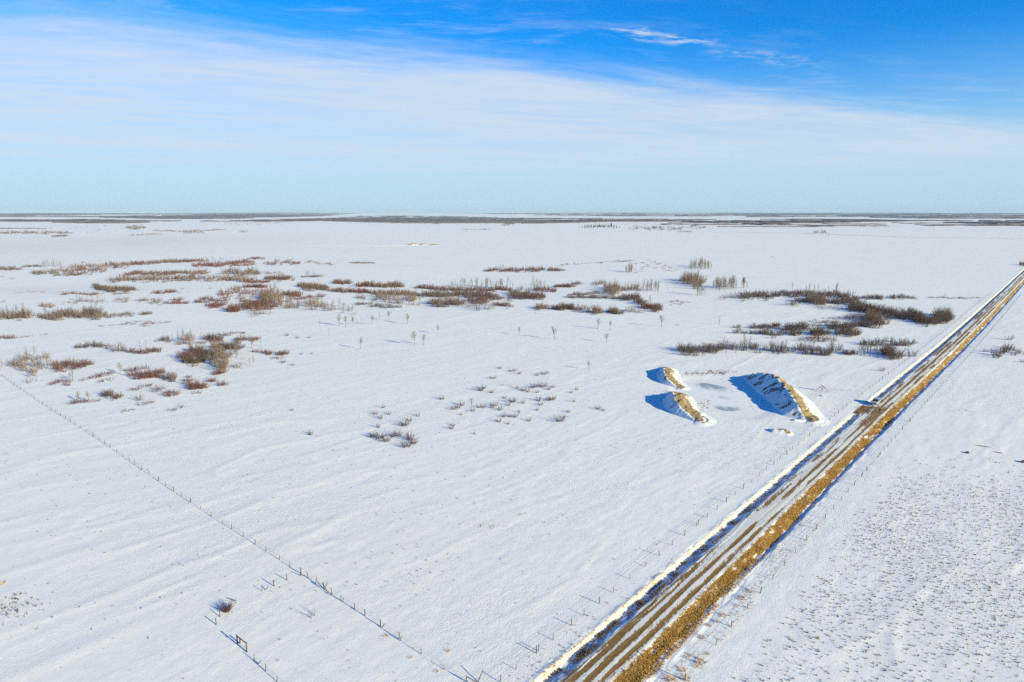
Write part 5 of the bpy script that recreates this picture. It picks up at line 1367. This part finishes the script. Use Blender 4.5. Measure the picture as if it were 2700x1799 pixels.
# ------------------------------------------------------------------ the vehicle
M_PAINT = simple_mat('white_car_paint', (.46, .49, .53), .22, 0, 1, 0.3, .6)
M_TRIM = simple_mat('black_trim', (.02, .02, .022), .5)
M_TYRE = simple_mat('tyre_rubber', (.025, .025, .025), .9)
M_RIM = simple_mat('alloy_rim', (.45, .46, .48), .35, 0, 1, .8)
M_LAMP = simple_mat('lamp_glass', (.75, .78, .80), .12, 0, 1, 0, .6)
M_CGLASS = simple_mat('tinted_glass', (.02, .03, .04), .08, 0, 1, 0, .7)
def suv():
    root = bpy.data.objects.new('parked_car', None); COL.objects.link(root)
    # local: +Y is the nose, X the width
    Wd = .97
    def loft(sections, mat_, name, m=0):
        mb = MB(); mb.quad_ring(sections); return link(name, mb.mesh(name, mat_, False), parent=root)
    def sec(y, zb, zt, wb, wt, r=.10):
        return [(-wb, y, zb + r), (-wb + r, y, zb), (wb - r, y, zb), (wb, y, zb + r), (wb, y, zt - .22), (wt, y, zt - .06), (wt - .10, y, zt), (-wt + .10, y, zt), (-wt, y, zt - .06), (-wb, y, zt - .22)]
    body = loft([sec(-2.42, .48, .92, .84, .74), sec(-2.36, .40, 1.02, .94, .86), sec(-1.6, .34, 1.08, Wd, .92), sec(.2, .34, 1.06, Wd, .92), sec(.95, .34, 1.05, Wd, .91), sec(1.75, .36, 1.00, .96, .87), sec(2.25, .42, .90, .92, .80), sec(2.40, .48, .78, .82, .68)], M_PAINT, 'body')
    def cab(y, z, wb): return [(-wb, y, z), (wb, y, z)]
    # greenhouse: pillars and roof, glass set proud of it
    lo = 1.03; hi = 1.66
    def gsec(z, y0, y1, wv): return [(-wv, y0, z), (wv, y0, z), (wv, y1, z), (-wv, y1, z)]
    cabin = loft([gsec(lo, -2.18, 1.02, .90), gsec(1.40, -2.10, .48, .83), gsec(hi, -1.98, .12, .75), gsec(hi + .07, -1.80, -.10, .66)], M_PAINT, 'cabin')
    def pane(name, q, off):
        mb = MB(); n = (Vector(q[1]) - Vector(q[0])).cross(Vector(q[3]) - Vector(q[0])).normalized() * off
        mb.quad_ring([[tuple(Vector(p) - n * .4) for p in q], [tuple(Vector(p) + n) for p in q]]); return link(name, mb.mesh(name, M_CGLASS), parent=root)
    pane('windshield', [(-.80, .96, 1.08), (.80, .96, 1.08), (.70, .22, 1.60), (-.70, .22, 1.60)], .02)
    pane('rear_window', [(.76, -2.165, 1.16), (-.76, -2.165, 1.16), (-.68, -2.03, 1.58), (.68, -2.03, 1.58)], .02)
    for s in (-1, 1):
        for y0, y1, t0, t1 in ((.02, .78, .02, .24), (-.95, -.06, -.92, -.06), (-1.95, -1.03, -1.85, -1.0)):
            q = [(s * .892, y0, 1.10), (s * .892, y1, 1.10), (s * .768, t1, 1.58), (s * .768, t0, 1.58)]
            if s < 0: q = [q[1], q[0], q[3], q[2]]
            pane('side_window', q, .018)
        mb = MB(); mb.box((s * 1.05, .72, 1.12), (.20, .10, .15), bevel=.03); link('side_mirror', mb.mesh('side_mirror', M_PAINT), parent=root)
        mb = MB(); mb.box((s * .70, 2.27, .80), (.36, .14, .14), bevel=.03); link('headlight', mb.mesh('headlight', M_LAMP), parent=root)
        mb = MB(); mb.box((s * .80, -2.37, .88), (.18, .10, .28), bevel=.02); link('tail_light', mb.mesh('tail_light', simple_mat('red_lamp', (.35, .01, .01), .2)), parent=root)
        mb = MB(); mb.tube([(s * .60, -1.70, 1.76), (s * .60, -1.6, 1.80), (s * .60, -.35, 1.80), (s * .60, -.25, 1.76)], [.022] * 4, 6); link('roof_rail', mb.mesh('roof_rail', M_TRIM), parent=root)
        for y in (-1.42, 1.42):
            wh = bpy.data.objects.new('wheel', None); COL.objects.link(wh); wh.parent = root; wh.location = (s * .86, y, .36)
            mb = MB(); c = lambda r, x: [(x, r * math.cos(2 * math.pi * k / 20), r * math.sin(2 * math.pi * k / 20)) for k in range(20)]
            mb.quad_ring([c(.22, -.11), c(.33, -.115), c(.36, -.08), c(.36, .08), c(.33, .115), c(.22, .11)]); link('tyre', mb.mesh('tyre', M_TYRE), parent=wh)
            mb = MB(); mb.quad_ring([c(.225, -.10), c(.225, .10), c(.16, .12), c(.05, .10)]); link('rim', mb.mesh('rim', M_RIM), parent=wh)
            mb = MB(); mb.tube([(s * .955, y + .46 * math.cos(a), .36 + .46 * math.sin(a)) for a in [math.pi * i / 10 for i in range(11)]], [.035] * 11, 6); link('wheel_arch', mb.mesh('wheel_arch', M_TRIM), parent=root)
        mb = MB(); mb.box((s * .90, -.0, .40), (.12, 2.0, .10), bevel=.02); link('running_board', mb.mesh('running_board', M_TRIM), parent=root)
        for y in (-.25, -1.1):
            mb = MB(); mb.box((s * .985, y + .35, .90), (.03, .16, .035)); link('door_handle', mb.mesh('door_handle', M_TRIM), parent=root)
    mb = MB(); mb.box((0, 2.345, .74), (.95, .13, .20), bevel=.03); link('grille', mb.mesh('grille', M_TRIM), parent=root)
    mb = MB(); mb.box((0, 2.36, .50), (1.62, .16, .22), bevel=.05); link('front_bumper', mb.mesh('front_bumper', M_TRIM), parent=root)
    mb = MB(); mb.box((0, -2.40, .55), (1.64, .16, .24), bevel=.05); link('rear_bumper', mb.mesh('rear_bumper', M_TRIM), parent=root)
    mb = MB(); mb.box((0, 2.45, .54), (.50, .02, .13)); link('licence_plate', mb.mesh('licence_plate', M_LAMP), parent=root)
    return root
car = suv()
cx, cy = uw2xy(257.2, -49.75)
car.location = (cx, cy, gz(cx, cy) + .02); car.rotation_euler = (0, 0, -ROAD_AZ + math.pi); car.scale = (1.12, 1.12, 1.12)
tag(car, 'white sport utility car parked nose forward on the left of the dirt road', 'car')

# ------------------------------------------------------------------ two people on the road
def person(label, u, w_, face, top, legs, arms, seed, hat):
    x, y = uw2xy(u, w_)
    root = bpy.data.objects.new('person', None); COL.objects.link(root); root.location = (x, y, gz(x, y)); root.rotation_euler = (0, 0, face); tag(root, label, 'person')
    J = {'pel': (0, 0, .95, .155), 'waist': (0, .01, 1.08, .145), 'chest': (0, 0, 1.32, .17), 'neck': (0, .01, 1.50, .065), 'hb': (0, .03, 1.58, .085), 'ht': (0, .02, 1.70, .085),
         'hl': (-.10, 0, .90, .10), 'kl': (-.12, .03, .50, .070), 'al': (-.13, -.02, .09, .050), 'tl': (-.14, .14, .045, .045), 'hr': (.10, 0, .90, .10), 'kr': (.13, .03, .50, .070), 'ar': (.15, -.02, .09, .050), 'tr': (.16, .14, .045, .045),
         'sl': (-.20, 0, 1.42, .078), 'sr': (.20, 0, 1.42, .078)}
    J.update(arms)
    E_ = [('pel', 'waist'), ('waist', 'chest'), ('chest', 'neck'), ('neck', 'hb'), ('hb', 'ht'), ('pel', 'hl'), ('hl', 'kl'), ('kl', 'al'), ('al', 'tl'), ('pel', 'hr'), ('hr', 'kr'), ('kr', 'ar'), ('ar', 'tr'), ('chest', 'sl'), ('sl', 'el'), ('el', 'wl'), ('chest', 'sr'), ('sr', 'er'), ('er', 'wr')]
    # hands: palm and five fingers that leave it
    for s, wk, ek in (('l', 'wl', 'el'), ('r', 'wr', 'er')):
        W_ = Vector(J[wk][:3]); d = (W_ - Vector(J[ek][:3])).normalized(); sd = d.cross(Vector((0, 1, 0)) if abs(d.y) < .8 else Vector((0, 0, 1))).normalized(); up = sd.cross(d)
        pc = W_ + d * .075; J['p' + s] = (*pc, .036); E_.append((wk, 'p' + s))
        for k, (o_, L_) in enumerate(((-.030, .070), (-.010, .082), (.011, .078), (.031, .060))):
            b0 = pc + d * .03 + sd * o_; b1 = b0 + d * L_ * .55 + up * -.012; b2 = b1 + d * L_ * .35 - up * .035
            for nm, p_, r_ in ((f'f{s}{k}a', b0, .011), (f'f{s}{k}b', b1, .009), (f'f{s}{k}c', b2, .008)): J[nm] = (*p_, r_)
            E_ += [('p' + s, f'f{s}{k}a'), (f'f{s}{k}a', f'f{s}{k}b'), (f'f{s}{k}b', f'f{s}{k}c')]
        t0 = W_ + d * .03 - sd * .035; t1 = t0 + d * .03 - sd * .025 - up * .02; J[f't{s}a'] = (*t0, .013); J[f't{s}b'] = (*t1, .010); E_ += [(wk, f't{s}a'), (f't{s}a', f't{s}b')]
    keys = list(J); me = bpy.data.meshes.new('body'); me.from_pydata([J[k][:3] for k in keys], [(keys.index(a), keys.index(b)) for a, b in E_], [])
    o = bpy.data.objects.new('body', me); COL.objects.link(o)
    sk = o.modifiers.new('skin', 'SKIN'); sv = me.skin_vertices[0].data
    for i, k in enumerate(keys): sv[i].radius = (J[k][3], J[k][3] * (.72 if k in ('chest', 'waist', 'pel') else 1)); sv[i].use_root = (k == 'pel')
    sub = o.modifiers.new('sub', 'SUBSURF'); sub.levels = 1; sub.render_levels = 1
    dg = bpy.context.evaluated_depsgraph_get(); ev = o.evaluated_get(dg); bm_ = bpy.data.meshes.new_from_object(ev); bm_.name = 'body'
    bpy.data.objects.remove(o); bpy.data.meshes.remove(me)
    bm_.materials.clear()
    boots = simple_mat('boots', (.03, .025, .02), .8); skin = simple_mat('skin', (.48, .29, .21), .6)
    for m in (top, legs, boots, skin): bm_.materials.append(m)
    wl, wr = Vector(J['wl'][:3]), Vector(J['wr'][:3])
    for f in bm_.polygons:
        c = f.center; i = 0
        if c.z > 1.52 and (c - Vector((0, .03, 1.62))).length < .2: i = 3
        elif min((c - wl).length, (c - wr).length) < .17 and ((c - wl).length < .17 and (c - Vector(J['el'][:3])).length > (wl - Vector(J['el'][:3])).length - .005 or (c - wr).length < .17 and (c - Vector(J['er'][:3])).length > (wr - Vector(J['er'][:3])).length - .005): i = 3
        elif c.z < .14: i = 2
        elif c.z < .93 and abs(c.x) < .30 and min((c - wl).length, (c - wr).length) > .2: i = 1
        f.material_index = i; f.use_smooth = True
    link('body', bm_, parent=root)
    mb = MB(); ring = lambda r, z, dy=0: [(r * math.cos(2 * math.pi * k / 12), r * 1.12 * math.sin(2 * math.pi * k / 12) + .015 + dy, z) for k in range(12)]
    mb.quad_ring([ring(.100, 1.655, -.012), ring(.106, 1.70, -.01), ring(.095, 1.755, -.005), ring(.05, 1.795)]); link('knit_cap', mb.mesh('knit_cap', hat, True), parent=root)
    # face: nose, eyes, mouth, ears
    mb = MB(); mb.tube([(0, .108, 1.665), (0, .135, 1.625), (0, .115, 1.612)], [.010, .017, .010], 6); link('nose', mb.mesh('nose', skin, True), parent=root)
    mb = MB(); mb.box((0, .112, 1.575), (.045, .012, .010)); link('mouth', mb.mesh('mouth', simple_mat('lips', (.35, .14, .12), .6)), parent=root)
    for s in (-1, 1):
        mb = MB(); mb.box((s * .033, .107, 1.652), (.022, .016, .012), bevel=.003); link('eye', mb.mesh('eye', M_TRIM), parent=root)
        mb = MB(); mb.box((s * .095, .02, 1.635), (.02, .045, .06), bevel=.008); link('ear', mb.mesh('ear', skin), parent=root)
    return root
plum = simple_mat('dark_red_jacket', (.16, .045, .04), .85, .2, 6); plumL = simple_mat('brown_trousers', (.13, .06, .05), .9, .2, 6)
blk = simple_mat('black_jacket', (.012, .012, .014), .85, .2, 6); blkL = simple_mat('black_trousers', (.015, .016, .02), .9, .2, 6)
# the near one holds up a controller in both hands and looks up the road at the drone
person('person in dark red coat and brown trousers holding a controller on the road', 188.9 + 14.6, -47.95, -ROAD_AZ + math.pi + .35, plum, plumL,
       {'el': (-.29, .10, 1.17, .055), 'wl': (-.11, .33, 1.24, .038), 'er': (.29, .10, 1.17, .055), 'wr': (.11, .33, 1.24, .038)}, 1, simple_mat('brown_cap', (.10, .05, .04), .9))
person('person in black coat and trousers standing near the parked car', 0, 0, -ROAD_AZ + math.pi + .1, blk, blkL,
       {'el': (-.27, -.02, 1.14, .055), 'wl': (-.26, .07, .90, .038), 'er': (.27, -.02, 1.14, .055), 'wr': (.26, .07, .90, .038)}, 2, simple_mat('black_cap', (.012, .012, .013), .9))
ppl = [o for o in COL.objects if o.name.startswith('person')]
for o, q in zip(ppl, ((2280.7, 1124.5), (2319.3, 1089.0))):
    x, y = gp(*q, .18); o.location = (x, y, gz(x, y))
# the controller held by the nearer person: a thing of its own
mb = MB(); mb.box((0, 0, 0), (.20, .11, .035), bevel=.012); mb.tube([(-.07, .05, 0), (-.07, .12, .05)], [.006, .006], 6); mb.tube([(.07, .05, 0), (.07, .12, .05)], [.006, .006], 6)
p0 = ppl[0]; rc = link('controller', mb.mesh('controller', M_TRIM), rot=(0, 0, p0.rotation_euler[2]))
d = Matrix.Rotation(p0.rotation_euler[2], 3, 'Z') @ Vector((0, .45, 1.24)); rc.location = p0.location + d
tag(rc, 'small black controller held by the person in dark red', 'controller')

# ------------------------------------------------------------------ air
hz = bpy.data.meshes.new('haze'); mb = MB(); mb.box((0, 0, 88.0), (62000, 62000, 184.0))
hm = bpy.data.materials.new('thin_air'); hm.use_nodes = True; hm.node_tree.nodes.clear(); t = NT(hm.node_tree)
pv = t.node('ShaderNodeVolumePrincipled'); pv.inputs['Color'].default_value = (.60, .77, 1.0, 1); pv.inputs['Density'].default_value = HAZE; pv.inputs['Anisotropy'].default_value = -0.05
om = t.node('ShaderNodeOutputMaterial'); t.l.new(pv.outputs[0], om.inputs['Volume'])
if HAZE > 0: tag(link('haze', mb.mesh('haze', hm)), 'thin blue winter air over the plain', kind='stuff')
